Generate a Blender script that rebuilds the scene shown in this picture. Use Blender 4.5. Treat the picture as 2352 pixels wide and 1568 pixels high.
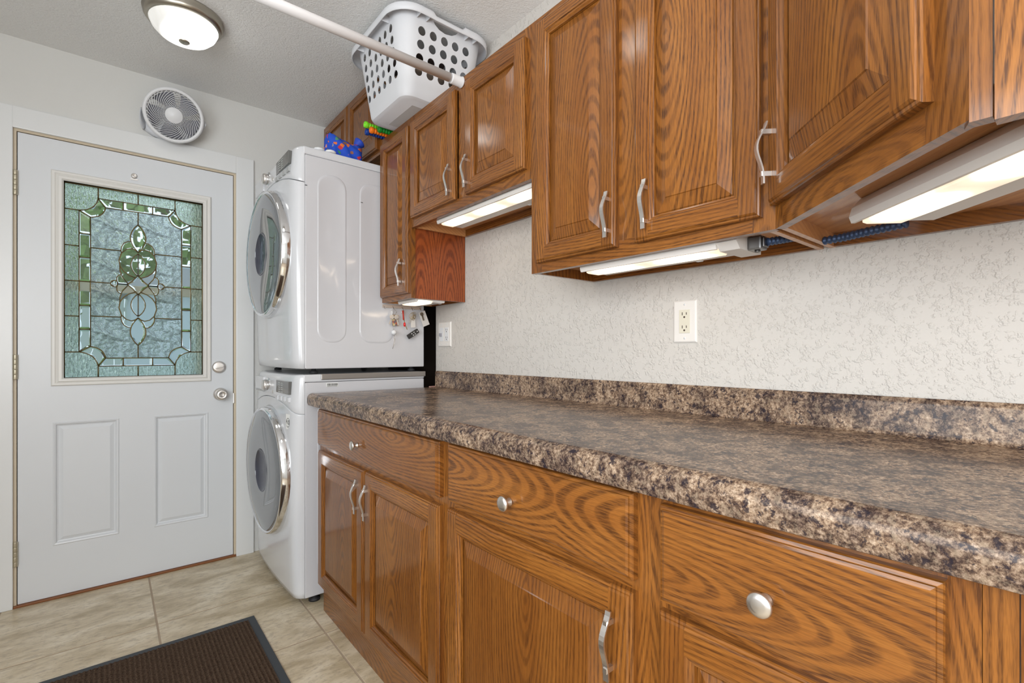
import bpy, bmesh, math, random
from mathutils import Vector, Matrix
random.seed(7)
S = bpy.context.scene
for o in list(bpy.data.objects): bpy.data.objects.remove(o)
COL = S.collection
PI = math.pi

# ------------------------------------------------------------------ camera
cam = bpy.data.cameras.new('camera'); co = bpy.data.objects.new('camera', cam); COL.objects.link(co)
cam.sensor_width = 36; cam.lens = 1113.9/2352*36; cam.shift_y = 24.67/2352; cam.clip_start = 0.02
co.location = (0, 0, 1.09322); co.rotation_euler = (PI/2, 0, -math.radians(39.748))
S.camera = co
# ------------------------------------------------------------------ world, light, exposure
S.view_settings.view_transform = 'Standard'; S.view_settings.look = 'None'
S.view_settings.gamma = 1; S.view_settings.use_curve_mapping = False
S.view_settings.exposure = 0.0
w = bpy.data.worlds.new('world'); S.world = w; w.use_nodes = True
bg = w.node_tree.nodes['Background']; bg.inputs[0].default_value = (0.72, 0.86, 1.0, 1); bg.inputs[1].default_value = 1.5

def area(name, loc, rot, sx, sy, power, col):
    l = bpy.data.lights.new(name, 'AREA'); l.shape = 'RECTANGLE'; l.size = sx; l.size_y = sy
    l.energy = power; l.color = col
    o = bpy.data.objects.new(name, l); o.location = loc; o.rotation_euler = rot; COL.objects.link(o); return o
# added fill lights in unseen openings behind and left of the camera
area('rear_fill_light', (-.76, -1.62, 1.45), (PI/2, 0, 0), .62, 1.25, 34, (1.0, 0.985, 0.96))
area('side_fill_light', (-1.13, 0.0, 1.45), (0, -PI/2, 0), 1.15, 1.95, 43, (0.94, 0.975, 1.0))

# ------------------------------------------------------------------ layout constants (metres)
WX, UF, UD, BF, BD, DY = 1.2836, 1.0006, .9806, .687, .6676, 2.953
CEIL = 2.44

# ------------------------------------------------------------------ node helper
class N:
    def __init__(s, name):
        s.m = bpy.data.materials.new(name); s.m.use_nodes = True; s.t = s.m.node_tree
        s.b = s.t.nodes['Principled BSDF']; s.x = 0
    def n(s, typ, **k):
        a = s.t.nodes.new(typ)
        for q, v in k.items():
            if q.startswith('_'): setattr(a, q[1:], v)
        return a
    def put(s, sock, v):
        if hasattr(v, 'is_output') or isinstance(v, bpy.types.NodeSocket): s.t.links.new(v, sock)
        elif v is not None: sock.default_value = v
    def math(s, op, a, b=None, c=None):
        q = s.n('ShaderNodeMath'); q.operation = op
        s.put(q.inputs[0], a)
        if b is not None: s.put(q.inputs[1], b)
        if c is not None: s.put(q.inputs[2], c)
        return q.outputs[0]
    def vmath(s, op, a, b=None):
        q = s.n('ShaderNodeVectorMath'); q.operation = op; s.put(q.inputs[0], a)
        if b is not None: s.put(q.inputs[1], b)
        return q.outputs[0]
    def comb(s, x, y, z):
        q = s.n('ShaderNodeCombineXYZ'); s.put(q.inputs[0], x); s.put(q.inputs[1], y); s.put(q.inputs[2], z); return q.outputs[0]
    def sep(s, v):
        q = s.n('ShaderNodeSeparateXYZ'); s.put(q.inputs[0], v); return q.outputs
    def noise(s, vec, scale, detail=3, rough=.5, dist=0):
        q = s.n('ShaderNodeTexNoise'); s.put(q.inputs['Vector'], vec); q.inputs['Scale'].default_value = scale
        q.inputs['Detail'].default_value = detail; q.inputs['Roughness'].default_value = rough
        q.inputs['Distortion'].default_value = dist; return q.outputs[0]
    def voro(s, vec, scale, feat='F1'):
        q = s.n('ShaderNodeTexVoronoi'); q.feature = feat; s.put(q.inputs['Vector'], vec); q.inputs['Scale'].default_value = scale
        return q.outputs['Distance']
    def ramp(s, fac, stops):
        q = s.n('ShaderNodeValToRGB'); s.put(q.inputs[0], fac); e = q.color_ramp.elements
        while len(e) < len(stops): e.new(.5)
        for i, (p, c) in enumerate(stops):
            e[i].position = p; e[i].color = (c[0], c[1], c[2], 1) if not isinstance(c, (int, float)) else (c, c, c, 1)
        return q.outputs[0]
    def mix(s, fac, a, b, mode='MIX'):
        q = s.n('ShaderNodeMix'); q.data_type = 'RGBA'; q.blend_type = mode
        s.put(q.inputs[0], fac)
        for i, v in ((6, a), (7, b)):
            if isinstance(v, tuple): v = (v[0], v[1], v[2], 1)
            s.put(q.inputs[i], v)
        return q.outputs[2]
    def bump(s, h, strength, dist=.01):
        q = s.n('ShaderNodeBump'); q.inputs['Strength'].default_value = strength; q.inputs['Distance'].default_value = dist
        s.put(q.inputs['Height'], h); s.put(s.b.inputs['Normal'], q.outputs[0]); return q.outputs[0]
    def obj(s): return s.n('ShaderNodeTexCoord').outputs['Object']
    def rnd(s): return s.n('ShaderNodeObjectInfo').outputs['Random']
    def pos(s): return s.n('ShaderNodeNewGeometry').outputs['Position']
    def set(s, **k):
        for q, v in k.items():
            q = {'col': 'Base Color', 'rough': 'Roughness', 'metal': 'Metallic', 'spec': 'Specular IOR Level', 'coat': 'Coat Weight', 'coatr': 'Coat Roughness', 'trans': 'Transmission Weight', 'ior': 'IOR', 'emc': 'Emission Color', 'em': 'Emission Strength', 'sheen': 'Sheen Weight', 'sss': 'Subsurface Weight', 'alpha': 'Alpha'}.get(q, q)
            if isinstance(v, tuple): v = (v[0], v[1], v[2], 1)
            s.put(s.b.inputs[q], v)
        return s.m

def plain(name, col, rough=.5, metal=0, **k):
    return N(name).set(col=col, rough=rough, metal=metal, **k)

def oak(name, axis, light, mid, dark, ring=1.0, rough=.3, side=False):
    n = N(name); p = n.sep(n.obj()); r = n.rnd()
    g = p[2] if axis == 'Z' else p[0]           # along the grain
    a = p[0] if axis == 'Z' else p[2]           # across it
    a = n.math('ADD', a, n.math('MULTIPLY', p[1], 1.0 if side else .6))
    a = n.math('ADD', a, n.math('MULTIPLY', n.math('SUBTRACT', r, .5), .16))
    if side: a = n.math('PINGPONG', n.math('ADD', a, .03), .075)
    g2 = n.math('ADD', g, n.math('MULTIPLY', r, 37.0))
    # slow wander of the grain
    wob = n.noise(n.comb(n.math('MULTIPLY', a, 5.0), n.math('MULTIPLY', g2, 1.7), n.math('MULTIPLY', r, 9.0)), 1.0, 2, .5)
    a2 = n.math('ADD', a, n.math('MULTIPLY', n.math('SUBTRACT', wob, .5), .042))
    wob2 = n.noise(n.comb(n.math('MULTIPLY', a, 60.0), n.math('MULTIPLY', g2, 9.0), 3.0), 1.0, 2, .6)
    a2 = n.math('ADD', a2, n.math('MULTIPLY', n.math('SUBTRACT', wob2, .5), .0035))
    depth = n.math('ADD', n.math('MULTIPLY', n.math('ADD', n.math('PINGPONG', g2, .45), .04), .17), .006)
    rad = n.math('SQRT', n.math('ADD', n.math('MULTIPLY', a2, a2), n.math('MULTIPLY', depth, depth)))
    # irregular year rings: warp the radius, then draw narrow dark early-wood bands of varying strength
    wr = n.noise(n.comb(n.math('MULTIPLY', rad, 75.0), n.math('MULTIPLY', r, 11.0), n.math('MULTIPLY', g2, .6)), 1.0, 1, .5)
    ph = n.math('ADD', n.math('MULTIPLY', rad, 2*PI*118.0/ring), n.math('MULTIPLY', n.math('SUBTRACT', wr, .5), 6.5))
    s1 = n.math('ADD', n.math('MULTIPLY', n.math('SINE', ph), .5), .5)
    ringm = n.ramp(s1, [(.34, 0.0), (.62, .7), (.90, 1.0)])
    pore = n.noise(n.comb(n.math('MULTIPLY', a, 560.0), n.math('MULTIPLY', g2, 30.0), n.math('MULTIPLY', p[1], 60.0)), 1.0, 2, .75)
    porem = n.ramp(pore, [(.44, 0.0), (.58, 1.0)])
    fine = n.noise(n.comb(n.math('MULTIPLY', a, 230.0), n.math('MULTIPLY', g2, 5.0), 1.0), 1.0, 3, .6)
    broad = n.noise(n.comb(n.math('MULTIPLY', a, 16.0), n.math('MULTIPLY', g2, 2.2), 5.0), 1.0, 2, .5)
    stren = n.noise(n.comb(n.math('MULTIPLY', a, 30.0), n.math('MULTIPLY', g2, 3.5), 8.0), 1.0, 2, .5)
    c = n.mix(n.ramp(broad, [(.3, 0.0), (.7, 1.0)]), light, mid)
    c = n.mix(n.math('MULTIPLY', n.ramp(fine, [(.42, 0.0), (.70, 1.0)]), .55), c, mid)
    m = n.math('MULTIPLY', ringm, n.math('ADD', n.math('MULTIPLY', porem, .55), .42))
    m = n.math('MULTIPLY', m, n.ramp(stren, [(.25, .45), (.52, 1.0)]))
    m2 = n.math('MULTIPLY', n.math('MULTIPLY', porem, .26), n.math('SUBTRACT', 1.0, ringm))
    c = n.mix(m2, c, dark)
    c = n.mix(n.math('MULTIPLY', m, .88), c, dark)
    c = n.mix(n.math('MULTIPLY', n.math('FRACT', n.math('MULTIPLY', r, 7.3)), .40), c, n.mix(.5, mid, dark))
    n.bump(n.math('SUBTRACT', 1.0, m), .2, .0010)
    return n.set(col=c, rough=.36, spec=.22, coat=.60, coatr=.11)
OKV = oak('oak_vertical', 'Z', (.385, .148, .027), (.245, .082, .013), (.042, .012, .0032))
OKH = oak('oak_horizontal', 'X', (.385, .148, .027), (.245, .082, .013), (.042, .012, .0032))
OKP = oak('oak_print_reddish', 'Z', (.40, .105, .026), (.31, .068, .016), (.09, .018, .007), 1.15, .34, True)
OKI = oak('lamp_toned_ply', 'X', (.74, .40, .17), (.66, .32, .12), (.46, .19, .07), 1.6, .4)  # ply colour lightened and warmed to stand for strip-light glow
SEAM = plain('dark_gap', (.02, .012, .008), .9)

def wallmat():
    n = N('knockdown_plaster'); p = n.pos()
    v = n.vmath('MULTIPLY', p, (1, 1, 1))
    a = n.noise(v, 62, 3, .62); b = n.noise(v, 150, 2, .5)
    h = n.ramp(n.math('ADD', n.math('MULTIPLY', a, .75), n.math('MULTIPLY', b, .35)), [(.56, 0.0), (.70, 1.0)])
    h = n.math('ADD', h, n.math('MULTIPLY', n.noise(v, 190, 2), .18))
    n.bump(h, .60, .0031)
    return n.set(col=(.62, .59, .55), rough=.7, spec=.3)
WALL = wallmat()
def wallmat2():
    n = N('orange_peel_plaster'); p = n.pos()
    n.bump(n.noise(p, 120, 3, .6), .22, .003)
    return n.set(col=(.715, .715, .695), rough=.75, spec=.3)
WALLB = wallmat2()
def ceilmat():
    n = N('sprayed_ceiling'); p = n.pos()
    a = n.noise(p, 130, 4, .65); b = n.noise(p, 60, 2, .5)
    n.bump(n.math('ADD', a, n.math('MULTIPLY', b, .5)), .55, .008)
    return n.set(col=(.88, .88, .87), rough=.85, spec=.2)
CEILM = ceilmat()
def whitepaint(name, col, rough=.35, bumpy=.05):
    n = N(name); n.bump(n.noise(n.pos(), 90, 3), bumpy, .002)
    return n.set(col=col, rough=rough)
TRIM = whitepaint('gloss_trim_paint', (.78, .795, .80), .3)
DOORW = whitepaint('door_paint', (.72, .745, .775), .33, .04)
WFRAME = plain('window_frame_plastic', (.78, .77, .74), .35)
JAMB = plain('jamb_beige', (.60, .51, .38), .5)
def counter():
    n = N('granite_laminate'); p = n.pos()
    a = n.noise(p, 22, 4, .62); b = n.noise(p, 150, 6, .78); c = n.noise(n.vmath('ADD', p, (3., 7., 1.)), 70, 4, .72, .2)
    L_ = n.noise(p, 6.5, 3, .6)
    base = n.ramp(b, [(.34, (.040, .024, .018)), (.44, (.150, .092, .062)), (.53, (.34, .235, .155)), (.66, (.60, .46, .34))])
    dk = n.ramp(b, [(.38, (.014, .010, .012)), (.50, (.062, .038, .031)), (.60, (.20, .135, .10)), (.74, (.38, .30, .24))])
    base = n.mix(n.ramp(n.math('ADD', n.math('MULTIPLY', a, .6), n.math('MULTIPLY', L_, .4)), [(.44, 0.0), (.56, .9)]), base, dk)
    base = n.mix(n.ramp(c, [(.55, 0.0), (.61, .85)]), base, (.020, .016, .024))
    base = n.mix(n.ramp(c, [(.38, .5), (.45, 0.0)]), base, (.31, .235, .165))
    return n.set(col=base, rough=.24, spec=.22)
CTR = counter()
def tilemat():
    n = N('travertine_tile'); p = n.pos(); r = n.rnd()
    q = n.vmath('ADD', p, n.comb(n.math('MULTIPLY', r, 31.0), n.math('MULTIPLY', r, 17.0), 0.0))
    q = n.vmath('MULTIPLY', q, (1., 2.3, 1.))
    a = n.noise(q, 4.5, 5, .62, .5); b = n.noise(q, 28, 5, .7)
    c = n.ramp(a, [(.34, (.43, .34, .21)), (.5, (.62, .52, .365)), (.66, (.76, .67, .52))])
    c = n.mix(n.ramp(b, [(.36, .55), (.5, 0.0)]), c, (.34, .27, .19))
    sp = n.noise(q, 95, 2, .5)
    c = n.mix(n.ramp(sp, [(.68, 0.0), (.74, .7)]), c, (.13, .10, .07))
    n.bump(b, .12, .002)
    return n.set(col=c, rough=.33)
TILE = tilemat()
GROUT = plain('grout', (.42, .33, .24), .85)
METAL = plain('brushed_nickel', (.78, .75, .72), .36, 1)
CHROME = plain('chrome', (.82, .83, .85), .08, 1)
NICK2 = plain('satin_nickel_rim', (.46, .43, .37), .34, 1)
BRASS = plain('brass_hinge', (.55, .50, .38), .4, .8)
CAME = plain('antique_brass_came', (.16, .11, .035), .4, .7)
ENAM = plain('white_enamel', (.63, .63, .655), .17, 0, coat=.5)
ENAM2 = plain('white_control_plastic', (.68, .69, .715), .2, 0, coat=.3)
GREYP = plain('grey_button_plastic', (.42, .43, .43), .35)
DARKP = plain('dark_rubber', (.02, .02, .022), .6)
SMOKE = plain('smoked_door_glass', (.11, .12, .13), .05, 0, spec=.9, coat=.6, coatr=.03)
SMOKE2 = plain('dark_bowl_glass', (.055, .06, .085), .04, 0, spec=.9)
LCD = plain('display_glass', (.13, .13, .125), .12)
LCDL = plain('display_segments', (.42, .43, .42), .4)
WPL = plain('white_plastic', (.78, .79, .81), .38)
BASKM = plain('white_basket_plastic', (.74, .75, .78), .4, 0, sss=.0)
ROD = plain('white_rod_enamel', (.74, .72, .72), .28)
IVORY = plain('ivory_receptacle', (.72, .68, .56), .4)
FIX = plain('fixture_white_metal', (.74, .70, .66), .4)
STEEL = plain('zinc_connector', (.20, .195, .19), .35, 1)
BLUEC = plain('blue_conduit', (.05, .085, .17), .4, .4)
SILVC = plain('silver_conduit', (.35, .36, .38), .35, .8)
ALU = plain('aluminium_strip', (.42, .40, .38), .35, .8)
THR = plain('oak_threshold', (.22, .075, .018), .5)
def emis(name, col, st, base=(.9, .9, .88)):
    return N(name).set(col=base, rough=.5, emc=col, em=st)
def domemat():
    # frosted bowl with two bulbs inside, off centre
    n = N('lit_frosted_glass'); p = n.obj()
    d = n.n('ShaderNodeVectorMath'); d.operation = 'DISTANCE'; n.put(d.inputs[0], p); d.inputs[1].default_value = (.045, -.01, -.07)
    k = n.ramp(d.outputs['Value'], [(.02, 1.0), (.06, .30), (.13, 0.0)])
    al = n.noise(n.vmath('MULTIPLY', p, (1., 1., .5)), 16, 3, .5, 1.2)
    e = n.math('ADD', n.math('MULTIPLY', k, 13.0), n.math('ADD', .30, n.math('MULTIPLY', al, .45)))
    return n.set(col=(.55, .55, .53), rough=.25, emc=(1.0, .985, .94), em=e)
DOME = domemat()
def lensmat():
    # a diffuser over a row of small bulbs: brightest in front of each bulb
    n = N('lit_warm_lens'); p = n.sep(n.obj())
    dx = n.math('SUBTRACT', n.math('PINGPONG', p[0], .20), .10); dy = n.math('SUBTRACT', p[1], .042)
    d = n.math('SQRT', n.math('ADD', n.math('MULTIPLY', n.math('MULTIPLY', dx, dx), .35), n.math('MULTIPLY', dy, dy)))
    k = n.ramp(d, [(0.0, 1.0), (.012, .38), (.05, .04), (.09, 0.0)])
    return n.set(col=(.55, .52, .47), rough=.4, emc=(1.0, .80, .58), em=n.math('ADD', n.math('MULTIPLY', k, 15.0), .38))
LENS = lensmat()

# ------------------------------------------------------------------ mesh builder
class MB:
    def __init__(s): s.v = []; s.f = []; s.sm = []
    def add(s, vs, fs, smooth=False):
        k = len(s.v); s.v += [tuple(q) for q in vs]; s.f += [tuple(i+k for i in f) for f in fs]; s.sm += [smooth]*len(fs); return s
    def box(s, x0, x1, y0, y1, z0, z1, b=0):
        if b <= 0:
            vs = [(x, y, z) for z in (z0, z1) for y in (y0, y1) for x in (x0, x1)]
            return s.add(vs, [(0, 2, 3, 1), (4, 5, 7, 6), (0, 1, 5, 4), (2, 6, 7, 3), (0, 4, 6, 2), (1, 3, 7, 5)])
        bm = bmesh.new(); bmesh.ops.create_cube(bm, size=1)
        for q in bm.verts:
            q.co = Vector(((x0+x1)/2+q.co.x*(x1-x0), (y0+y1)/2+q.co.y*(y1-y0), (z0+z1)/2+q.co.z*(z1-z0)))
        bmesh.ops.bevel(bm, geom=list(bm.edges), offset=b, segments=2, affect='EDGES', profile=.6)
        return s.bm(bm)
    def bm(s, bm, smooth=False):
        bm.verts.index_update(); s.add([q.co for q in bm.verts], [[q.index for q in f.verts] for f in bm.faces], smooth); bm.free(); return s
    def tube(s, pts, r, n=8, cap=True, rr=None, smooth=True, up=None, flat=None):
        pts = [Vector(p) for p in pts]; vs = []; m = len(pts); last = None
        for i, p in enumerate(pts):
            d = (pts[min(i+1, m-1)]-pts[max(i-1, 0)]).normalized()
            if last is None:
                a = Vector(up) if up else (Vector((0, 0, 1)) if abs(d.z) < .9 else Vector((1, 0, 0)))
            else: a = last
            a = (a-d*a.dot(d)).normalized(); last = a; b = d.cross(a)
            q = rr[i] if rr else r
            ra, rb = (q, q) if flat is None else (q, q*flat)
            for k in range(n):
                t = 2*PI*(k+.5)/n; vs.append(p+a*math.cos(t)*ra+b*math.sin(t)*rb)
        fs = [(i*n+k, i*n+(k+1) % n, (i+1)*n+(k+1) % n, (i+1)*n+k) for i in range(m-1) for k in range(n)]
        if cap: fs += [tuple(range(n))[::-1], tuple(range((m-1)*n, m*n))]
        return s.add(vs, fs, smooth)
    def lathe(s, prof, n=32, M=None, smooth=True, a0=0, a1=2*PI, closed=True):
        # prof: (r, h) pairs around local Z
        vs = []; M = M or Matrix()
        for r, h in prof:
            for k in range(n):
                t = a0+(a1-a0)*k/n; vs.append(M @ Vector((r*math.cos(t), r*math.sin(t), h)))
        m = len(prof); fs = []
        for i in range(m-1):
            for k in range(n):
                fs.append((i*n+k, i*n+(k+1) % n, (i+1)*n+(k+1) % n, (i+1)*n+k))
        if prof[0][0] > 1e-6 and closed: fs.append(tuple(range(n))[::-1])
        if prof[-1][0] > 1e-6 and closed: fs.append(tuple(range((m-1)*n, m*n)))
        return s.add(vs, fs, smooth)
    def prism(s, poly, y0, y1, axis='Y', smooth=False):
        # poly in the two other axes (in order), extruded along axis
        n = len(poly)
        def P(a, b, c): return {'Y': (a, c, b), 'X': (c, a, b), 'Z': (a, b, c)}[axis]
        vs = [P(a, b, y0) for a, b in poly]+[P(a, b, y1) for a, b in poly]
        fs = [tuple(range(n)), tuple(range(n, 2*n))[::-1]]+[(i, i+n, (i+1) % n+n, (i+1) % n) for i in range(n)]
        return s.add(vs, fs, smooth)
    def xf(s, M):
        s.v = [tuple(M @ Vector(q)) for q in s.v]; return s
    def build(s, name, mat, parent=None, loc=(0, 0, 0), rot=(0, 0, 0), recalc=True, weld=False):
        me = bpy.data.meshes.new(name); me.from_pydata(s.v, [], s.f)
        me.polygons.foreach_set('use_smooth', s.sm)
        if recalc or weld:
            bm = bmesh.new(); bm.from_mesh(me)
            if weld: bmesh.ops.remove_doubles(bm, verts=bm.verts, dist=1e-5)
            bmesh.ops.recalc_face_normals(bm, faces=bm.faces); bm.to_mesh(me); bm.free()
        me.materials.append(mat)
        o = bpy.data.objects.new(name, me); COL.objects.link(o); o.location = loc; o.rotation_euler = rot
        if parent: o.parent = parent
        return o
def empty(name, loc=(0, 0, 0), rot=(0, 0, 0)):
    o = bpy.data.objects.new(name, None); COL.objects.link(o); o.location = loc; o.rotation_euler = rot
    o.empty_display_size = .05; return o
def tag(o, label=None, cat=None, group=None, kind=None):
    if label: o['label'] = label
    if cat: o['category'] = cat
    if group: o['group'] = group
    if kind: o['kind'] = kind
    return o
def struct(o): o['kind'] = 'structure'; return o
def autosmooth(o, ang=35):
    me = o.data; me.polygons.foreach_set('use_smooth', [True]*len(me.polygons))
    bm = bmesh.new(); bm.from_mesh(me)
    for e in bm.edges:
        if len(e.link_faces) == 2 and e.calc_face_angle(0) > math.radians(ang): e.smooth = False
    bm.to_mesh(me); bm.free(); return o

# ------------------------------------------------------------------ room shell
XL, YB = -1.15, -1.65
fl = struct(MB().box(XL-.1, WX+.3, YB-.1, DY+.15, -.05, -.0012).build('floor', GROUT))

for i in range(-3, 4):
    for j in range(-5, 3):
        cx, cy = .4+.5*i, 2.165+.495*j
        x0, x1 = max(cx-.2465, XL), min(cx+.2465, 1.42); y0, y1 = max(cy-.2437, YB), min(cy+.2437, DY+.0)
        if j == 2: y0, y1 = 2.4165, DY
        if j == 1: continue
        if x1-x0 < .03 or y1-y0 < .03: continue
        MB().box(-(x1-x0)/2, (x1-x0)/2, -(y1-y0)/2, (y1-y0)/2, -.0022, 0, .0009).build('tile', TILE, fl, ((x0+x1)/2, (y0+y1)/2, 0))
struct(MB().box(XL-.1, WX+.3, YB-.1, DY+.15, CEIL, CEIL+.05).build('ceiling', CEILM))
# right wall with the appliance recess at its far end
wr = MB(); wr.box(WX, WX+.012, YB, 2.150, 0, CEIL); wr.box(WX, WX+.012, 2.150, DY, 2.03, CEIL)
struct(wr.build('wall_right', WALL))
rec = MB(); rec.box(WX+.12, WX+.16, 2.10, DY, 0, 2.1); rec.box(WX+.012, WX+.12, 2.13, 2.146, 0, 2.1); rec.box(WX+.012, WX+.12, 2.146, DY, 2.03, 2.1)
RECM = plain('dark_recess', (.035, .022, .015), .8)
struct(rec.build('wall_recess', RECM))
# door wall with opening
dL, dR, dB, dT = -.3004, .5123, .0113, 2.0375
oL, oR, oT = dL-.013, dR+.013, dT+.013
wb = MB(); wb.box(XL, oL-.02, DY, DY+.11, 0, CEIL); wb.box(oR+.02, WX+.16, DY, DY+.11, 0, CEIL); wb.box(oL-.02, oR+.02, DY, DY+.11, oT+.02, CEIL)
struct(wb.build('wall_back', WALLB))
# unseen left and front walls, with openings added for the fill lights
wl = MB(); z0, z1 = .85, 2.05
wl.box(XL-.1, XL, YB, -1.0, 0, CEIL); wl.box(XL-.1, XL, 1.0, DY, 0, CEIL); wl.box(XL-.1, XL, -1.0, 1.0, 0, z0-.05); wl.box(XL-.1, XL, -1.0, 1.0, z1, CEIL)
struct(wl.build('wall_left', WALLB))
wf = MB(); wf.box(XL, -1.08, YB-.1, YB, 0, CEIL); wf.box(-.44, WX+.1, YB-.1, YB, 0, CEIL); wf.box(-1.08, -.44, YB-.1, YB, 0, .8); wf.box(-1.08, -.44, YB-.1, YB, 2.1, CEIL)
struct(wf.build('wall_front', WALLB))
def win(name, M, w_, h_):
    e = empty(name); e['kind'] = 'structure'
    f = MB()
    for a in ((0, .05, 0, h_), (w_-.05, w_, 0, h_), (0, w_, 0, .05), (0, w_, h_-.05, h_), (0, w_, h_/2-.02, h_/2+.02)):
        f.box(a[0], a[1], -.03, .03, a[2], a[3])
    f.xf(M); f.build('window_frame', WFRAME, e)
    return e
win('added_window_1', Matrix.Translation((-1.08, YB-.06, .8)), .64, 1.3)  # added window, out of view, framing the rear fill light
win('added_window_2', Matrix.Translation((XL-.06, -1.0, .8)) @ Matrix.Rotation(PI/2, 4, 'Z'), 2.0, 1.25)  # added too, around the fill light on the left
# door casing pieces
tr = MB(); tr.box(oR, .6102, DY-.015, DY, 0, 2.1418, .003); struct(tr.build('trim_1', TRIM))
tr = MB(); tr.box(-.398, oL, DY-.015, DY, 0, 2.1418, .003); struct(tr.build('trim_2', TRIM))
tr = MB(); tr.box(oL-.001, oR+.001, DY-.0155, DY, oT, 2.1425, .003); struct(tr.build('trim_3', TRIM))
jb = MB(); jb.box(oL-.02, dL-.003, DY-.001, DY+.11, 0, oT+.02); jb.box(dR+.003, oR+.02, DY-.001, DY+.11, 0, oT+.02); jb.box(dL-.003, dR+.003, DY-.001, DY+.11, dT+.003, oT+.02)
jb.box(dL-.004, dL+.012, DY+.046, DY+.07, 0, oT); jb.box(dR-.012, dR+.004, DY+.046, DY+.07, 0, oT); jb.box(dL, dR, DY+.046, DY+.07, dT-.012, oT)
struct(jb.build('trim_4', JAMB))
struct(MB().box(oL, oR, DY-.012, DY+.10, 0, .010, .003).build('trim_5', THR))

# ------------------------------------------------------------------ entry door
def rect_rings(mb, x0, x1, z0, z1, prof, cap=True, keep=None):
    # prof: list of (inset, y); concentric rectangles facing -Y
    loops = []
    for ins, y in prof:
        k = len(mb.v); mb.v += [(x0+ins, y, z0+ins), (x1-ins, y, z0+ins), (x1-ins, y, z1-ins), (x0+ins, y, z1-ins)]; loops.append(k)
    for a, b in zip(loops, loops[1:]):
        for i in range(4):
            if keep and i not in keep: continue
            j = (i+1) % 4; mb.f.append((a+i, a+j, b+j, b+i)); mb.sm.append(False)
    if cap: k = loops[-1]; mb.f.append((k, k+1, k+2, k+3)); mb.sm.append(False)
    return mb
GX0, GX1, GZ0, GZ1 = -.1546, .3747, .9777, 1.8619
FX0, FX1, FZ0, FZ1 = -.1969, .4113, .9435, 1.9024
slab = MB()
P = [(-.1906, .0389, .2341, .7816), (.1706, .3993, .2341, .7816)]
yF, yK = DY+.002, DY+.044
# front skin around the holes (columns), then rings for panels
xs = [dL, P[0][0], P[0][1], P[1][0], P[1][1], dR]
def quadY(mb, x0, x1, z0, z1, y): mb.add([(x0, y, z0), (x1, y, z0), (x1, y, z1), (x0, y, z1)], [(0, 1, 2, 3)])
quadY(slab, dL, dR, dB, .2341, yF); quadY(slab, dL, dR, .7816, GZ0, yF); quadY(slab, dL, dR, GZ1, dT, yF)
quadY(slab, dL, P[0][0], .2341, .7816, yF); quadY(slab, P[0][1], P[1][0], .2341, .7816, yF); quadY(slab, P[1][1], dR, .2341, .7816, yF)
quadY(slab, dL, GX0, GZ0, GZ1, yF); quadY(slab, GX1, dR, GZ0, GZ1, yF)
for (a, b, c, d) in P:
    rect_rings(slab, a, b, c, d, [(0, yF), (.004, yF-.003), (.010, yF-.001), (.014, yF+.006), (.019, yF+.008), (.034, yF+.001), (.038, yF+.001)])
# edges of the slab and of the light opening, back
for (x0, x1, z0, z1) in ((dL, dR, dB, dT), (GX0, GX1, GZ0, GZ1)):
    slab.add([(x0, yF, z0), (x1, yF, z0), (x1, yF, z1), (x0, yF, z1), (x0, yK, z0), (x1, yK, z0), (x1, yK, z1), (x0, yK, z1)], [(0, 1, 5, 4), (1, 2, 6, 5), (2, 3, 7, 6), (3, 0, 4, 7)])
for q in ((dL, GX0, dB, dT), (GX1, dR, dB, dT), (GX0, GX1, dB, GZ0), (GX0, GX1, GZ1, dT)): quadY(slab, *q, yK)
door = struct(slab.build('door_1', DOORW, recalc=False))
wfm = MB()
def frame_ring(mb, ox0, ox1, oz0, oz1, ix0, ix1, iz0, iz1, prof):
    # prof: (t 0..1 from outer to inner, y)
    loops = []
    for t, y in prof:
        k = len(mb.v); a, b, c, d = ox0+(ix0-ox0)*t, ox1+(ix1-ox1)*t, oz0+(iz0-oz0)*t, oz1+(iz1-oz1)*t
        mb.v += [(a, y, c), (b, y, c), (b, y, d), (a, y, d)]; loops.append(k)
    for a, b in zip(loops, loops[1:]):
        for i in range(4):
            j = (i+1) % 4; mb.f.append((a+i, a+j, b+j, b+i)); mb.sm.append(False)
frame_ring(wfm, FX0, FX1, FZ0, FZ1, GX0, GX1, GZ0, GZ1, [(0, yF), (0, yF-.006), (.12, yF-.011), (.3, yF-.011), (.42, yF-.007), (.62, yF-.013), (.85, yF-.013), (1, yF-.006), (1, yF+.02)])
wfm.build('window_frame', WFRAME, door, recalc=False)

# --- leaded glass: panes and cames -----------------------------------------
def glassmat(name, kind):
    n = N(name); p = n.obj()
    if kind == 'streak':
        h = n.noise(n.vmath('MULTIPLY', p, (130., 1., 52.)), 1, 3, .6, .8)
        n.bump(h, 1.0, .007); tint = (.86, .95, .86)
    elif kind == 'frost':
        d = n.noise(p, 14, 2, .5)
        h = n.noise(n.vmath('ADD', n.vmath('MULTIPLY', p, (95., 1., 60.)), n.comb(n.math('MULTIPLY', d, 26.), 0., n.math('MULTIPLY', d, -18.))), 1, 3, .65, 1.6)
        n.bump(h, 1.0, .0042); tint = (.90, .96, .96)
    else:
        h = n.noise(p, 9, 2, .5); n.bump(h, .25, .004); tint = (.93, .97, .94)
    return n.set(col=tint, rough=.02 if kind == 'clear' else .05, trans=1.0, ior=1.5)
GS, GF, GC = glassmat('streaky_glass', 'streak'), glassmat('frosted_swirl_glass', 'frost'), glassmat('bevelled_clear_glass', 'clear')
CX, CZ = .110, 1.4185
yG = DY+.016
came = MB()
def W3(p, y=yG): return (CX+p[0], y, CZ+p[1])
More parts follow.
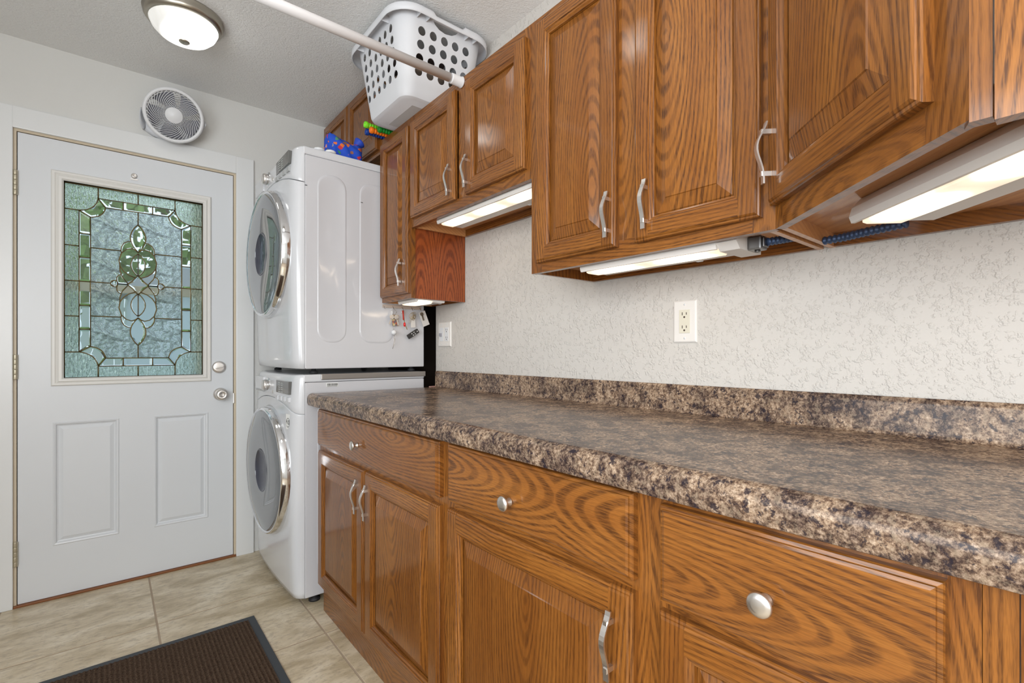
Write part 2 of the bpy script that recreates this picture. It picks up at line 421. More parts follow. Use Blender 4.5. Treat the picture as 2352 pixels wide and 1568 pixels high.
def lead(pts, r=.0030):
    came.tube([W3(p, yG+.0005) for p in pts], r, 6, up=(0, 1, 0), flat=.85)
def pane(pts, mat, bevel=0):
    q = []
    for p in pts:
        if not q or (abs(p[0]-q[-1][0])+abs(p[1]-q[-1][1])) > 5e-4: q.append(p)
    if abs(q[0][0]-q[-1][0])+abs(q[0][1]-q[-1][1]) < 5e-4: q.pop()
    ar = sum(q[i][0]*q[(i+1) % len(q)][1]-q[(i+1) % len(q)][0]*q[i][1] for i in range(len(q)))
    if ar < 0: q = q[::-1]
    cx, cz = sum(a for a, b in q)/len(q), sum(b for a, b in q)/len(q)
    n = len(q); m = MB()
    vs = [(a-cx, .0035, b-cz) for a, b in q]; f = [tuple(range(n))[::-1]]
    if bevel:
        inn = []
        for a, b in q:
            d = math.hypot(a-cx, b-cz); k = max(.35, 1-bevel/max(d, 1e-4)); inn.append((a*k+cx*(1-k)-cx, b*k+cz*(1-k)-cz))
        vs += [(a-cx, .0012, b-cz) for a, b in q]+[(a, -.0035, b) for a, b in inn]
        f += [(i, (i+1) % n, (i+1) % n+n, i+n) for i in range(n)]+[(i+n, (i+1) % n+n, (i+1) % n+2*n, i+2*n) for i in range(n)]+[tuple(range(2*n, 3*n))]
    else:
        vs += [(a-cx, -.001, b-cz) for a, b in q]
        f += [(i, (i+1) % n, (i+1) % n+n, i+n) for i in range(n)]+[tuple(range(n, 2*n))]
    m.add(vs, f); o = m.build('pane', mat, door, (CX+cx, yG, CZ+cz))
    return o
def arc3(a, b, c, n=8):      # quadratic through control point
    return [((1-t)**2*a[0]+2*t*(1-t)*b[0]+t*t*c[0], (1-t)**2*a[1]+2*t*(1-t)*b[1]+t*t*c[1]) for t in [i/n for i in range(n+1)]]
ax, az, ac = .2135, .390, .066
bx, bz, bc = .175, .353, .054
gx, gz = .2646, .442
def corner(x, z, c): # concave corner arc in the + + quadrant, from side to top
    m = (x-c*.5, z-c*.5); k = (x-c, z-c); ctl = (m[0]+(k[0]-m[0])*.75, m[1]+(k[1]-m[1])*.75)
    return arc3((x, z-c), ctl, (x-c, z))
A_, B_ = corner(ax, az, ac), corner(bx, bz, bc)
def mir(pts, sx, sz): return [(p[0]*sx, p[1]*sz) for p in pts]
rowsO = [.3165, .1565, -.005, -.165]
for sx in (1, -1):
    for sz in (1, -1):
        pane(mir([(gx, .324), (gx, gz), (.1475, gz)]+A_[::-1], sx, sz), GS)                 # outer corner
        pane(mir([(0, az), (.1475, az), (.1475, gz), (0, gz)], sx, sz), GS)                 # outer top
        pane(mir([(ax, .1605), (gx, .1605), (gx, .324), (ax, .324)], sx, sz), GS)
        pane(mir([(ax, 0), (gx, 0), (gx, .1605), (ax, .1605)], sx, sz), GS)
        pane(mir(A_+B_[::-1], sx, sz), GC, .008)                                         # bevelled corner
        br = [0, .1105, .2195, .324]
        for i in range(3):
            top = (bx, bz-bc) if i == 2 else (bx, br[i+1])
            pane(mir([(bx, br[i]), (ax, br[i]), (ax, br[i+1]), top], sx, sz), GC, .010)
        pane(mir([(.0565, bz), (bx-bc, bz), (ax-ac, az), (.0565, az)], sx, sz), GC, .010)
        for L in ([(ax, .324), (gx, .324)], [(.1475, az), (.1475, gz)], [(ax, .1605), (gx, .1605)], A_, B_, [(bx, bz-bc), (ax, az-ac)], [(bx-bc, bz), (ax-ac, az)],
                  [(bx, .1105), (ax, .1105)], [(bx, .2195), (ax, .2195)], [(.0565, bz), (.0565, az)]):
            lead(mir(L, sx, sz))
    for x, z in ((ax, .324), (bx, .299)): lead([(x*sx, -z), (x*sx, z)])
    lead([(bx*sx, 0), (gx*sx, 0)])
for sz in (1, -1):
    pane(mir([(-.0565, bz), (.0565, bz), (.0565, az), (-.0565, az)], 1, sz), GC, .012)
    lead([(-.1475, az*sz), (.1475, az*sz)]); lead([(-.121, bz*sz), (.121, bz*sz)]); lead([(0, az*sz), (0, gz*sz)]); lead([(0, .292*sz), (0, bz*sz)])
for a, b in (((-gx, -gz), (gx, -gz)), ((-gx, gz), (gx, gz)), ((-gx, -gz), (-gx, gz)), ((gx, -gz), (gx, gz))): lead([a, b], .004)
leafR = [(.030*math.sin(PI*t)**.8 if 0 < t < 1 else 0, .292-.132*t) for t in [i/10 for i in range(11)]]
lens = [(.0275*math.sin(PI*t)**.8 if 0 < t < 1 else 0, .152-.110*t) for t in [i/8 for i in range(9)]]
cres = [(0, .158), (.010, .168), (.025, .1745), (.045, .168), (.063, .148), (.0725, .113), (.068, .085), (.055, .062), (.035, .045), (.010, .034)]
dia = [(0, .0465), (.010, .034), (.022, .018), (.0385, .003)]
pet = [(.0285, .207), (.040, .205), (.054, .195), (.062, .178), (.064, .160), (.063, .148)]
sho = [(.069, .088), (.069, .065), (.061, .035), (.0385, .003)]
sc1 = [(.064, .045), (.074, .041), (.080, .030), (.080, .015), (.076, .003)]
sc2 = [(.079, .010)]+[(.088+.015*math.cos(t), .015*math.sin(t)) for t in [PI*.62-PI*1.24*i/10 for i in range(11)]]+[(.079, -.010)]
outl = [(0, bz)]+leafR[:7]+pet+cres[5:6]+[(.069, .088), (.067, .055), (.064, .045)]+sc1[1:4]+[(.086, .0155), (.103, 0)]
for sx in (1, -1):
    for sz in (1, -1):
        M_ = lambda q: mir(q, sx, sz)
        up = [p for p in outl if p[1] >= .158]; lo = [p for p in outl if p[1] < .158]
        pane(M_(up+[(.064, .158), (bx, .158)]+B_), GF)
        pane(M_([(.064, .158)]+lo+[(bx, 0), (bx, .158)]), GF)
        lead(M_([(.064, .158), (bx, .158)]))
        pane(M_([(0, .152)]+lens[1:-1]+[(0, .042)]), GC, .004)
        pane(M_(cres+[(0, .042)]+lens[::-1]), GC, 0)
        pane(M_(pet+[(.045, .168), (.025, .1745), (.010, .168)]+leafR[6:10][::-1]), GC, .004)
        pane(M_(sho+[(.022, .018), (.010, .034), (.035, .045), (.055, .062)]), GC, 0)
        pane(M_([(.064, .045)]+sc1[1:]+[(.0385, .003), (.061, .035)]), GC, .004)
        for L in (leafR, lens, cres, dia+[(.0385, 0)], pet, sho, sc1, [(.0385, 0), (.076, 0)]): lead(M_(L))
    pane(mir(sc2, sx, 1), GC, .004); lead(mir(sc2+sc2[:1], sx, 1)); lead([(.103*sx, 0), (bx*sx, 0)])
for sz in (1, -1):
    pane(mir(leafR+mir(leafR[1:-1], -1, 1)[::-1], 1, sz), GC, .010); lead([(0, .152*sz), (0, .042*sz)])
pane(dia+mir(dia[1:], 1, -1)[::-1]+[(0, -.0465)]+mir(dia[1:], -1, -1)+mir(dia[1:], -1, 1)[::-1], GC, .008)
came.build('came', CAME, door)
# hardware
def mY(x, y, z): return Matrix.Translation((x, y, z)) @ Matrix.Rotation(PI/2, 4, 'X')     # lathe axis -> -Y
k = MB(); k.lathe([(.033, 0), (.033, .006), (.026, .012), (.014, .016), (.012, .03), (.020, .036), (.0285, .046), (.029, .058), (.024, .066), (.012, .068), (.011, .064), (0, .064)], 28, mY(.453, yF, .8727))
kn = k.build('door_knob', METAL, door); MB().box(-.007, .007, -.003, .003, -.0015, .0015).build('turn_button', METAL, kn, (.453, yF-.066, .8727))
k = MB(); k.lathe([(.032, 0), (.032, .006), (.027, .011), (.020, .012), (0, .0125)], 28, mY(.4475, yF, 1.0147))
db = k.build('deadbolt', METAL, door)
MB().box(-.019, .019, -.020, 0, -.004, .004, .003).build('thumb_turn', METAL, db, (.4475, yF-.012, 1.0147), (0, -.25, 0))
k = MB(); k.lathe([(.0125, 0), (.0125, .004), (.009, .008), (.005, .009), (.005, .006), (0, .006)], 20, mY(.0944, yF, 1.940)); k.box(.081, .108, yF-.006, yF, 1.920, 1.925)
k.build('peephole', METAL, door)
for z in (1.8185, 1.030, .2305):
    h = MB()
    for i in range(5):
        h.lathe([(.0001, 0), (.0075, .0005), (.0078, .002), (.0078, .019), (.0075, .0207), (.0001, .0212)], 12, Matrix.Translation((dL-.006, DY-.008, z-.053+i*.0213)))
    h.box(dL-.013, dL-.001, DY-.004, DY+.002, z-.052, z+.052)
    h.build('hinge', BRASS, door)
MB().box(dR, dR+.006, DY-.006, DY+.004, .82, .875, .002).build('strike_plate', METAL, door)

# storm door seen through the glass and the yard beyond
sd = empty('door_2', (0, DY+.13, 0)); sd['kind'] = 'structure'
CREAM = plain('storm_door_cream', (.66, .64, .52), .5)
for nm, q in (('stile', (-.31, -.185, .0, 2.05)), ('stile', (.362, .53, .0, 2.05)), ('rail', (-.185, .362, 1.385, 1.425)), ('rail', (-.185, .362, 0.0, .93)), ('rail', (-.185, .362, 1.97, 2.05))):
    MB().box(q[0], q[1], -.014, .014, q[2], q[3], .004).build(nm, CREAM, sd)

# ------------------------------------------------------------------ cabinet builders
# local frame of a cabinet: x = width (viewer's left to right), -y = front, z = up
def pull_bm():
    m = MB(); pts = []; L = .118; n = 16
    for i in range(n+1):
        z = -L/2+L*i/n; u = z/(L/2)
        out = .0185+.0070*math.cos(PI*u*.95)+.0030*math.sin(PI*u*1.4)
        pts.append((z, out))
    vs = []; fs = []
    for z, o_ in pts:
        for dx in (-.0055, .0055):
            vs += [(dx, -o_-.0016, z), (dx, -o_+.0016, z)]
    for i in range(n):
        a = 4*i; b = a+4
        fs += [(a, a+2, b+2, b), (a+1, b+1, b+3, a+3), (a, b, b+1, a+1), (a+2, a+3, b+3, b+2)]
    fs += [(0, 1, 3, 2), (4*n, 4*n+2, 4*n+3, 4*n+1)]
    m.add(vs, fs)
    for z in (-.040, .040): m.box(-.0038, .0038, -.019, 0, z-.0045, z+.0045)
    return m
PULL = None
def handle(parent, x, z):
    global PULL
    if PULL is None:
        o = pull_bm().build('handle', METAL, parent, (x, -.02, z)); PULL = o.data
    else:
        o = bpy.data.objects.new('handle', PULL); COL.objects.link(o); o.parent = parent; o.location = (x, -.02, z)
    return o
KNOB = None
def knob(parent, x, z):
    global KNOB
    if KNOB is None:
        m = MB(); m.lathe([(.009, 0), (.009, .003), (.0055, .008), (.006, .016), (.0155, .019), (.0165, .0215), (.0150, .0245), (.008, .026), (0, .0262)], 24, Matrix.Rotation(PI/2, 4, 'X'))
        o = m.build('knob', METAL, parent, (x, -.02, z)); KNOB = o.data
    else:
        o = bpy.data.objects.new('knob', KNOB); COL.objects.link(o); o.parent = parent; o.location = (x, -.02, z)
    return o
T = .020
def door_front(cab, x0, x1, z0, z1, hx=None, hz=None, S_=.054):
    w_, h_ = x1-x0, z1-z0; cx, cz = (x0+x1)/2, (z0+z1)/2
    X, Z = w_/2, h_/2
    # raised panel: groove, slope, field
    pm = MB(); i0 = S_-.002
    rect_rings(pm, -X+i0, X-i0, -Z+i0, Z-i0, [(0, -.004), (.006, -.004), (.0075, -.0060), (.035, -.0172), (.0365, -.0195)])
    d = pm.build('door', OKV, cab, (cx, 0, cz), recalc=False)
    out = [(0, 0), (0, -.012), (.0015, -.0145), (.005, -.0155), (.0058, -.0175), (.009, -T)]
    inn = [(S_-.012, -T), (S_-.0105, -.0175), (S_-.0065, -.0165), (S_-.003, -.0125), (S_, -.0115), (S_+.001, -.0058)]
    a, b = .009, S_-.012
    for sgn in (-1, 1):
        m = MB()
        for q0, q1 in zip(out, out[1:]):        # long outer edge, then the two end edges
            m.add([(sgn*(X-q0[0]), q0[1], -Z+q0[0]), (sgn*(X-q0[0]), q0[1], Z-q0[0]), (sgn*(X-q1[0]), q1[1], Z-q1[0]), (sgn*(X-q1[0]), q1[1], -Z+q1[0])], [(0, 1, 2, 3)])
            for e_ in (-1, 1):
                m.add([(sgn*(X-q0[0]), q0[1], e_*(Z-q0[0])), (sgn*(X-b), q0[1], e_*(Z-q0[0])), (sgn*(X-b), q1[1], e_*(Z-q1[0])), (sgn*(X-q1[0]), q1[1], e_*(Z-q1[0]))], [(0, 1, 2, 3)])
        m.add([(sgn*(X-u), -T, v) for u, v in ((a, -Z+a), (b, -Z+a), (b, -Z+b), (b, Z-b), (b, Z-a), (a, Z-a))], [(0, 1, 2, 3, 4, 5)])
        for q0, q1 in zip(inn, inn[1:]):
            m.add([(sgn*(X-q0[0]), q0[1], -Z+q0[0]), (sgn*(X-q0[0]), q0[1], Z-q0[0]), (sgn*(X-q1[0]), q1[1], Z-q1[0]), (sgn*(X-q1[0]), q1[1], -Z+q1[0])], [(0, 1, 2, 3)])
        m.build('stile', OKV, d, weld=True)
    for sgn in (-1, 1):
        m = MB()
        for q0, q1 in zip(out+inn, (out+inn)[1:]):
            w0, w1 = X-max(b, q0[0]), X-max(b, q1[0])
            m.add([(-w0, q0[1], sgn*(Z-q0[0])), (w0, q0[1], sgn*(Z-q0[0])), (w1, q1[1], sgn*(Z-q1[0])), (-w1, q1[1], sgn*(Z-q1[0]))], [(0, 1, 2, 3)])
        m.build('rail', OKH, d, weld=True)
    if hx is not None: handle(d, hx-cx, hz-cz)
    return d
def drawer_front(cab, x0, x1, z0, z1, kx=None, kz=None):
    cx, cz = (x0+x1)/2, (z0+z1)/2; m = MB()
    rect_rings(m, x0-cx, x1-cx, z0-cz, z1-cz, [(0, 0), (0, -.012), (.0015, -.0145), (.006, -.0155), (.0068, -.018), (.011, -T)])
    d = m.build('drawer', OKH, cab, (cx, 0, cz), recalc=False)
    if kx is not None: knob(d, kx-cx, kz-cz)
    return d
def frame_bar(cab, kind, x0, x1, z0, z1, y0=0, y1=.019, mat=None):
    v = (z1-z0) > (x1-x0)
    return MB().box(-(x1-x0)/2, (x1-x0)/2, y0, y1, -(z1-z0)/2, (z1-z0)/2).build(kind, mat or (OKV if v else OKH), cab, ((x0+x1)/2, 0, (z0+z1)/2))
def wall_cab(name, label, face_x, y_left, width, z0, z1, depth, group=None, rot=-PI/2, origin=None, lside=None, rside=None):
    c = empty(name, origin or (face_x, y_left, 0), (0, 0, rot)); tag(c, label, 'cabinet', group)
    # carcass: side panels, top, recessed bottom, back rail
    D = depth-.001
    m = MB(); m.box(.018, width-.018, .019, D, z0+.030, z0+.038); m.build('bottom_panel', OKI, c)
    MB().box(.018, width-.018, .019, D, z1-.016, z1-.001).build('top_panel', OKI, c)
    MB().box(.006, .018, .019, D, z0, z1-.001).build('side_panel', lside or OKI, c)
    MB().box(width-.018, width-.006, .019, D, z0, z1-.001).build('side_panel', rside or OKI, c)
    MB().box(.018, width-.018, D-.014, D, z0, z0+.030).build('back_rail', OKH, c)
    MB().box(.018, width-.018, D-.006, D, z0+.038, z1-.016).build('back_panel', OKI, c)
    return c
ZT = 2.1034
# over the dryer, up against the ceiling
c = wall_cab('wall_cabinet', 'short oak cabinet tight against the ceiling above the stacked dryer', UF, 2.9515, .767, 2.042, CEIL-.001, .2826)
frame_bar(c, 'stile', 0, .038, 2.042, CEIL-.001); frame_bar(c, 'stile', .729, .767, 2.042, CEIL-.001)
frame_bar(c, 'rail', .038, .729, 2.042, 2.074); frame_bar(c, 'rail', .038, .729, 2.405, CEIL-.001)
door_front(c, .082-.06, .385, 2.066, 2.420, S_=.05); door_front(c, .395, .752, 2.066, 2.420, S_=.05)
# narrow tall one beside the dryer
c = wall_cab('wall_cabinet', 'narrow single-door oak cabinet beside the dryer with a reddish side panel', UF, 2.1835, .3045, 1.327, ZT, .2826, rside=OKP)
frame_bar(c, 'stile', 0, .038, 1.327, ZT); frame_bar(c, 'stile', .2665, .3045, 1.327, ZT); frame_bar(c, 'rail', .038, .2665, 1.327, 1.362); frame_bar(c, 'rail', .038, .2665, 2.06, ZT)
door_front(c, .026, .295, 1.3485, 2.0675, .247, 1.441, .050)
# small double-door unit
c = wall_cab('wall_cabinet', 'short double-door oak cabinet carrying the laundry basket, light strip below', UF, 1.8785, .7695, 1.6275, ZT, .2826)
frame_bar(c, 'stile', 0, .030, 1.6275, ZT); frame_bar(c, 'stile', .7395, .7695, 1.6275, ZT); frame_bar(c, 'rail', .030, .7395, 1.6275, 1.665); frame_bar(c, 'rail', .030, .7395, 2.066, ZT); frame_bar(c, 'stile', .366, .416, 1.665, 2.066)
door_front(c, .0165, .3575, 1.6615, 2.0695, .3575-.022, 1.7355); door_front(c, .4265, .751, 1.6615, 2.0695, .4265+.022, 1.7365)
# tall double-door unit
c = wall_cab('wall_cabinet', 'tall double-door oak cabinet left of the angled corner cabinet', UF, 1.1085, .7095, 1.3335, ZT, .2826, lside=OKV)
frame_bar(c, 'stile', 0, .045, 1.3335, ZT); frame_bar(c, 'stile', .6655, .7095, 1.3335, ZT); frame_bar(c, 'rail', .045, .6655, 1.3335, 1.378); frame_bar(c, 'rail', .045, .6655, 2.06, ZT); frame_bar(c, 'stile', .325, .395, 1.378, 2.06)
door_front(c, .0335, .3325, 1.3605, 2.079, .3325-.0195, 1.443); door_front(c, .3895, .6867, 1.3605, 2.079, .3895+.0375, 1.443)
# angled corner unit
L45 = .3155*math.sqrt(2)
c = empty('corner_cabinet', (UF, .399, 0), (0, 0, -.75*PI)); tag(c, 'angled oak corner cabinet with one large raised-panel door, nearest on the upper right', 'cabinet')
frame_bar(c, 'stile', 0, .030, 1.3335, ZT); frame_bar(c, 'stile', L45-.060, L45, 1.3335, ZT); frame_bar(c, 'rail', .030, L45-.060, 1.3335, 1.392); frame_bar(c, 'rail', .030, L45-.060, 2.06, ZT)
door_front(c, .0065, L45-.046, 1.3765, 2.079, .0065+.020, 1.472, .056)
Mi = c.matrix_basis.inverted() if False else (Matrix.Translation((UF, .399, 0)) @ Matrix.Rotation(-.75*PI, 4, 'Z')).inverted()
def poly_part(par, name, mat, pts, z0, z1):
    m = MB(); m.prism(pts, z0, z1, 'Z'); m.xf(Mi); return m.build(name, mat, par)
P1 = (UF-.3155, .399-.3155)
k45 = .019*math.sqrt(2)
ye = P1[1]-.0188
foot = [(UF+.019, .392), (WX-.001, .392), (WX-.001, ye), (P1[0]+.021, ye), (P1[0]+.021, P1[1]-.008)]
poly_part(c, 'bottom_panel', OKI, foot, 1.3635, 1.3715); poly_part(c, 'top_panel', OKI, foot, ZT-.016, ZT-.001)
poly_part(c, 'side_panel', OKI, [(UF+.0095, .380), (WX-.001, .380), (WX-.001, .392), (UF+.0095, .392)], 1.3335, 1.3635)
poly_part(c, 'back_rail', OKH, [(WX-.016, ye), (WX-.001, ye), (WX-.001, .380), (WX-.016, .380)], 1.3335, 1.3635)
poly_part(c, 'edge_strip', OKV, [(P1[0], P1[1]), (P1[0], P1[1]-.0175), (P1[0]+.019, P1[1]-.0175), (P1[0]+.019, P1[1]+.006)], 1.331, ZT)
# deeper unit running on past the corner unit
c = empty('deep_cabinet', (P1[0]-.002, P1[1]-.019, 0), (0, 0, -PI/2)); tag(c, 'deep oak cabinet end cut off by the right picture edge', 'cabinet')
frame_bar(c, 'stile', 0, .25, 1.3265, ZT); frame_bar(c, 'side_panel', .25, .262, 1.3265, ZT, 0, .3)
MB().box(.0, .25, .019, WX-P1[0]-.001, 1.3635, 1.3715).build('bottom_panel', OKI, c); MB().box(.001, .25, WX-P1[0]-.014, WX-P1[0]+.001, 1.3335, 1.3635).build('back_rail', OKH, c)

# base cabinets ---------------------------------------------------------------
def base_cab(label, y_left, width, stile=.022):
    c = empty('base_cabinet', (BF, y_left, 0), (0, 0, -PI/2)); tag(c, label, 'cabinet', 'oak base cabinets under the worktop')
    MB().box(.004, .016, .019, WX-BF-.001, 0, .8675).build('side_panel', OKP, c); MB().box(width-.016, width-.004, .019, WX-BF-.001, 0, .8675).build('side_panel', OKP, c)
    MB().box(.016, width-.016, .019, WX-BF-.001, .10, .112).build('bottom_panel', OKI, c)
    o = MB().box(-(width)/2, width/2, .014, .018, -.056, .056).build('kick_board', OKH, c, (width/2, 0, .056))
    return c
ZC = .867
c = base_cab('oak base cabinet beside the washer with one wide drawer over two doors', 2.092, 1.002)
frame_bar(c, 'stile', 0, .045, .112, ZC); frame_bar(c, 'stile', .955, 1.002, .112, ZC); frame_bar(c, 'rail', .045, .955, .112, .15); frame_bar(c, 'rail', .045, .955, .67, .725); frame_bar(c, 'rail', .045, .955, .835, ZC)
drawer_front(c, .018, .981, .7075, .856, .4495, .7695)
door_front(c, .0235, .4875, .1265, .6865, .451, .5925, .06); door_front(c, .5015, .9815, .1265, .6865, .531, .5895, .06)
c = base_cab('oak base cabinet in the middle with one drawer over a single wide door', 1.090, .622)
frame_bar(c, 'stile', 0, .035, .112, ZC); frame_bar(c, 'stile', .585, .622, .112, ZC); frame_bar(c, 'rail', .035, .585, .112, .15); frame_bar(c, 'rail', .035, .585, .67, .725); frame_bar(c, 'rail', .035, .585, .835, ZC)
drawer_front(c, .0235, .5965, .7105, .8575, .2815, .770); door_front(c, .0195, .5965, .1265, .6905, .5565, .591, .06)
c = base_cab('oak base cabinet nearest the lower right corner with the closest drawer knob', .468, .394)
frame_bar(c, 'stile', 0, .04, .112, ZC); frame_bar(c, 'stile', .355, .394, .112, ZC); frame_bar(c, 'rail', .04, .355, .112, .15); frame_bar(c, 'rail', .04, .355, .67, .725); frame_bar(c, 'rail', .04, .355, .835, ZC)
drawer_front(c, .0260, .3675, .6985, .8525, .1905, .7665); door_front(c, .0235, .3675, .1265, .6835, None, None, .06)
c = empty('base_cabinet', (BF, .0735, 0), (0, 0, -PI/2)); tag(c, 'plain oak filler cabinet end under the worktop at the right picture edge', 'cabinet', 'oak base cabinets under the worktop')
frame_bar(c, 'stile', 0, .026, .0, ZC); frame_bar(c, 'stile', .027, .5, .0, ZC, 0.002)
MB().box(.004, .016, .019, WX-BF-.001, 0, .8675).build('side_panel', OKP, c)

# countertop -------------------------------------------------------------------
prof = [(.6426, .882), (.6426, .898), (.6440, .906), (.6485, .9130), (.6550, .9175), (.662, .9198), (.668, .9202), (.676, .9192), (.690, .919),
        (1.250, .919), (1.2590, .9215), (1.2630, .929), (1.2636, .985), (1.2650, .994), (1.2700, .9998), (1.2760, .9998), (1.2830, .9985), (1.2830, .868), (.652, .868), (.6460, .8705)]
m = MB(); m.prism(prof, -.60, 2.124, 'Y', True)
ct = m.build('countertop', CTR); autosmooth(ct, 40); tag(ct, 'long brown and grey granite-look worktop with low backsplash', 'countertop')
m = MB(); m.tube([(.668, 2.1215, .893), (.70, 2.1245, .893), (1.24, 2.1245, .893)], .0245, 6, flat=.2)
m.build('end_cap', CTR, ct)

# ------------------------------------------------------------------ stacked washer and dryer
MY0, MY1 = 2.170, 2.860; MYc = (MY0+MY1)/2
def plan(n=28):
    pts = [(.647, MY0), (.636, MY0+.001), (.624, MY0+.008), (.614, MY0+.020), (.608, MY0+.04)]
    for i in range(9):
        t = i/8; y = MY0+.07+(MY1-MY0-.14)*t; pts.append((.6045-.008*math.sin(PI*t), y))
    pts += [(a, MY0+MY1-b) for a, b in reversed(pts[:5])]
    return pts
def machine(kind, z0, H, label):
    e = empty(kind, (0, 0, z0)); tag(e, label, kind, 'stacked white laundry machines')
    b = MB(); b.box(.648, 1.2255, MY0, MY1, .012 if kind == 'washer' else .001, H-.035, .004)
    body = b.build('body', ENAM, e)
    # embossed side panels
    m = MB()
    def rr(x0, x1, za, zb, r):
        pts = []
        for cx, cz, a in ((x1-r, zb-r, 0), (x0+r, zb-r, 90), (x0+r, za+r, 180), (x1-r, za+r, 270)):
            for k in range(7):
                t = math.radians(a+15*k); pts.append((cx+r*math.cos(t), cz+r*math.sin(t)))
        return pts
    for x0, x1 in ((.70, .828), (.89, 1.06)):
        for zz in ((.115, .86),) if kind == 'dryer' else ((.10, .86),):
            q = rr(x0, x1, zz[0], zz[1], .055); n = len(q); c0 = ((x0+x1)/2, (zz[0]+zz[1])/2)
            vs = [(a, MY0+.0005, b2) for a, b2 in q]+[(a+(c0[0]-a)*.03, MY0-.0022, b2+(c0[1]-b2)*.012) for a, b2 in q]+[(a+(c0[0]-a)*.11, MY0-.0005, b2+(c0[1]-b2)*.04) for a, b2 in q]
            m.add(vs, [(i, (i+1) % n, (i+1) % n+n, i+n) for i in range(n)]+[(i+n, (i+1) % n+n, (i+1) % n+2*n, i+2*n) for i in range(n)]+[tuple(range(2*n, 3*n))], True)
    m.build('embossed_panel', ENAM, e)
    # top
    t = MB(); t.box(.640, 1.228, MY0-.001, MY1+.001, H-.034, H, .007); t.build('top_panel', ENAM2, e)
    pl = plan(); n = len(pl)
    def seam(y):
        u = abs(y-MYc)/(MY1-MYc); return .862-.058*min(1, u)**2.2
    def bul(z): return -.010*math.sin(PI*max(0, min(1, z/H)))
    def surf(rows):      # rows: functions y,i -> (dx, z)
        vs = []
        for fn in rows:
            for i, (x, y) in enumerate(pl):
                dx, z = fn(x, y); w_ = (0 if i in (0, n-1) else 1)
                vs.append((x+dx*w_, y, z))
        fs = [(a*n+i, a*n+i+1, (a+1)*n+i+1, (a+1)*n+i) for a in range(len(rows)-1) for i in range(n-1)]
        return vs, fs
    m = MB(); zb = 0 if kind == 'washer' else -.011; rows = [lambda x, y: (.02, .012+zb), lambda x, y: (.004, .016+zb), lambda x, y: (bul(.04), .04)]
    for k in range(1, 9): rows.append(lambda x, y, k=k: (bul(.04+(seam(y)-.05)*k/8), .04+(seam(y)-.046)*k/8))
    rows += [lambda x, y: (bul(.8), seam(y)-.0035), lambda x, y: (bul(.8)+.002, seam(y)-.0015), lambda x, y: (.03, seam(y)-.0012)]
    m.add(*surf(rows), True); fp = m.build('front_panel', ENAM2, e)
    m = MB(); rows = [lambda x, y: (.03, seam(y)+.0012), lambda x, y: (bul(.8)+.002, seam(y)+.0015), lambda x, y: (bul(.8), seam(y)+.0035)]
    for k in range(1, 6): rows.append(lambda x, y, k=k: (bul(.8)*(1-k/6)+.004*k/5, seam(y)+(H-.016-seam(y))*k/5))
    rows += [lambda x, y: (.008, H-.006), lambda x, y: (.016, H-.001), lambda x, y: (.045, H)]
    m.add(*surf(rows), True); cp = m.build('control_panel', ENAM2, e)
    # door
    zc = .55-.03 if kind == 'washer' else .532
    de = Matrix.Translation((.598, 2.50, zc)) @ Matrix.Rotation(math.radians(2.0), 4, 'Z') @ Matrix.Rotation(-PI/2, 4, 'Y')
    m = MB(); m.lathe([(.300, -.006), (.302, .004), (.296, .010)], 72, de, closed=False)
    dr = m.build('door', GREYP, e)
    m = MB(); m.lathe([(.296, .006), (.297, .012), (.2945, .026), (.2915, .040), (.2885, .045), (.284, .047), (.279, .0455), (.277, .042)], 72, de, closed=False); m.build('chrome_ring', CHROME, dr)
    m = MB(); m.lathe([(.278, .043), (.270, .0465), (.22, .050), (.16, .051), (.100, .050)], 72, de, closed=False); m.build('door_glass', SMOKE, dr)
    m = MB(); m.lathe([(.100, .050), (.097, .044), (.080, .034), (.05, .028), (.0, .026)], 48, de, closed=False); m.build('glass_bowl', SMOKE2, dr)
    # dial on the far side of centre
    ky, kz = (2.575, .913)
    kb = Matrix.Translation((.604, ky, kz)) @ Matrix.Rotation(-PI/2, 4, 'Y')
    m = MB(); m.lathe([(.036, 0), (.036, .008), (.033, .011), (.026, .012)], 32, kb); dd = m.build('dial', CHROME, e)
    m = MB(); m.lathe([(.026, .010), (.0255, .028), (.023, .032), (0, .032)], 32, kb); m.build('dial_cap', METAL, dd)
    def onfront(ya, yb, za, zb, name, mat, out=.002, par=e, b=.001):
        yc = (ya+yb)/2; pts = pl; X = None
        for (xa, y1), (xb, y2) in zip(pts, pts[1:]):
            if y1 <= yc <= y2: X = xa+(xb-xa)*(yc-y1)/(y2-y1)
        return MB().box(X-out-.006, X+.01, ya, yb, za, zb, b).build(name, mat, par)
    d = onfront(2.220, 2.418, .888, .944, 'display', LCD, .0008)
    # segments in the display
    for r_ in range(5):
        for c_ in range(4): onfront(2.232+.038*c_, 2.258+.038*c_, .892+.0098*r_, .8965+.0098*r_, 'segment', LCDL, .0016, d, 0)
    for k_ in range(4): onfront(2.222+.051*k_, 2.260+.051*k_, .855, .875, 'button', GREYP if kind == 'dryer' else ENAM2, .0035)
    m = MB(); m.lathe([(.009, 0), (.009, .006), (.007, .008), (0, .008)], 16, Matrix.Translation((.600, 2.475, .885)) @ Matrix.Rotation(-PI/2, 4, 'Y')); m.build('start_button', METAL, e)
    m = MB(); m.box(.590, .612, 2.645, 2.81, .875, .950, .006)
    dw = m.build('dispenser_drawer' if kind == 'washer' else 'name_plate', ENAM2, e)
    if kind == 'washer': MB().box(.586, .6, 2.62, 2.78, .878, .886, .002).build('pull_slot', GREYP, dw)
    return e
wa = machine('washer', .022, .975, 'white front-load washer standing on the tiled floor under the dryer')
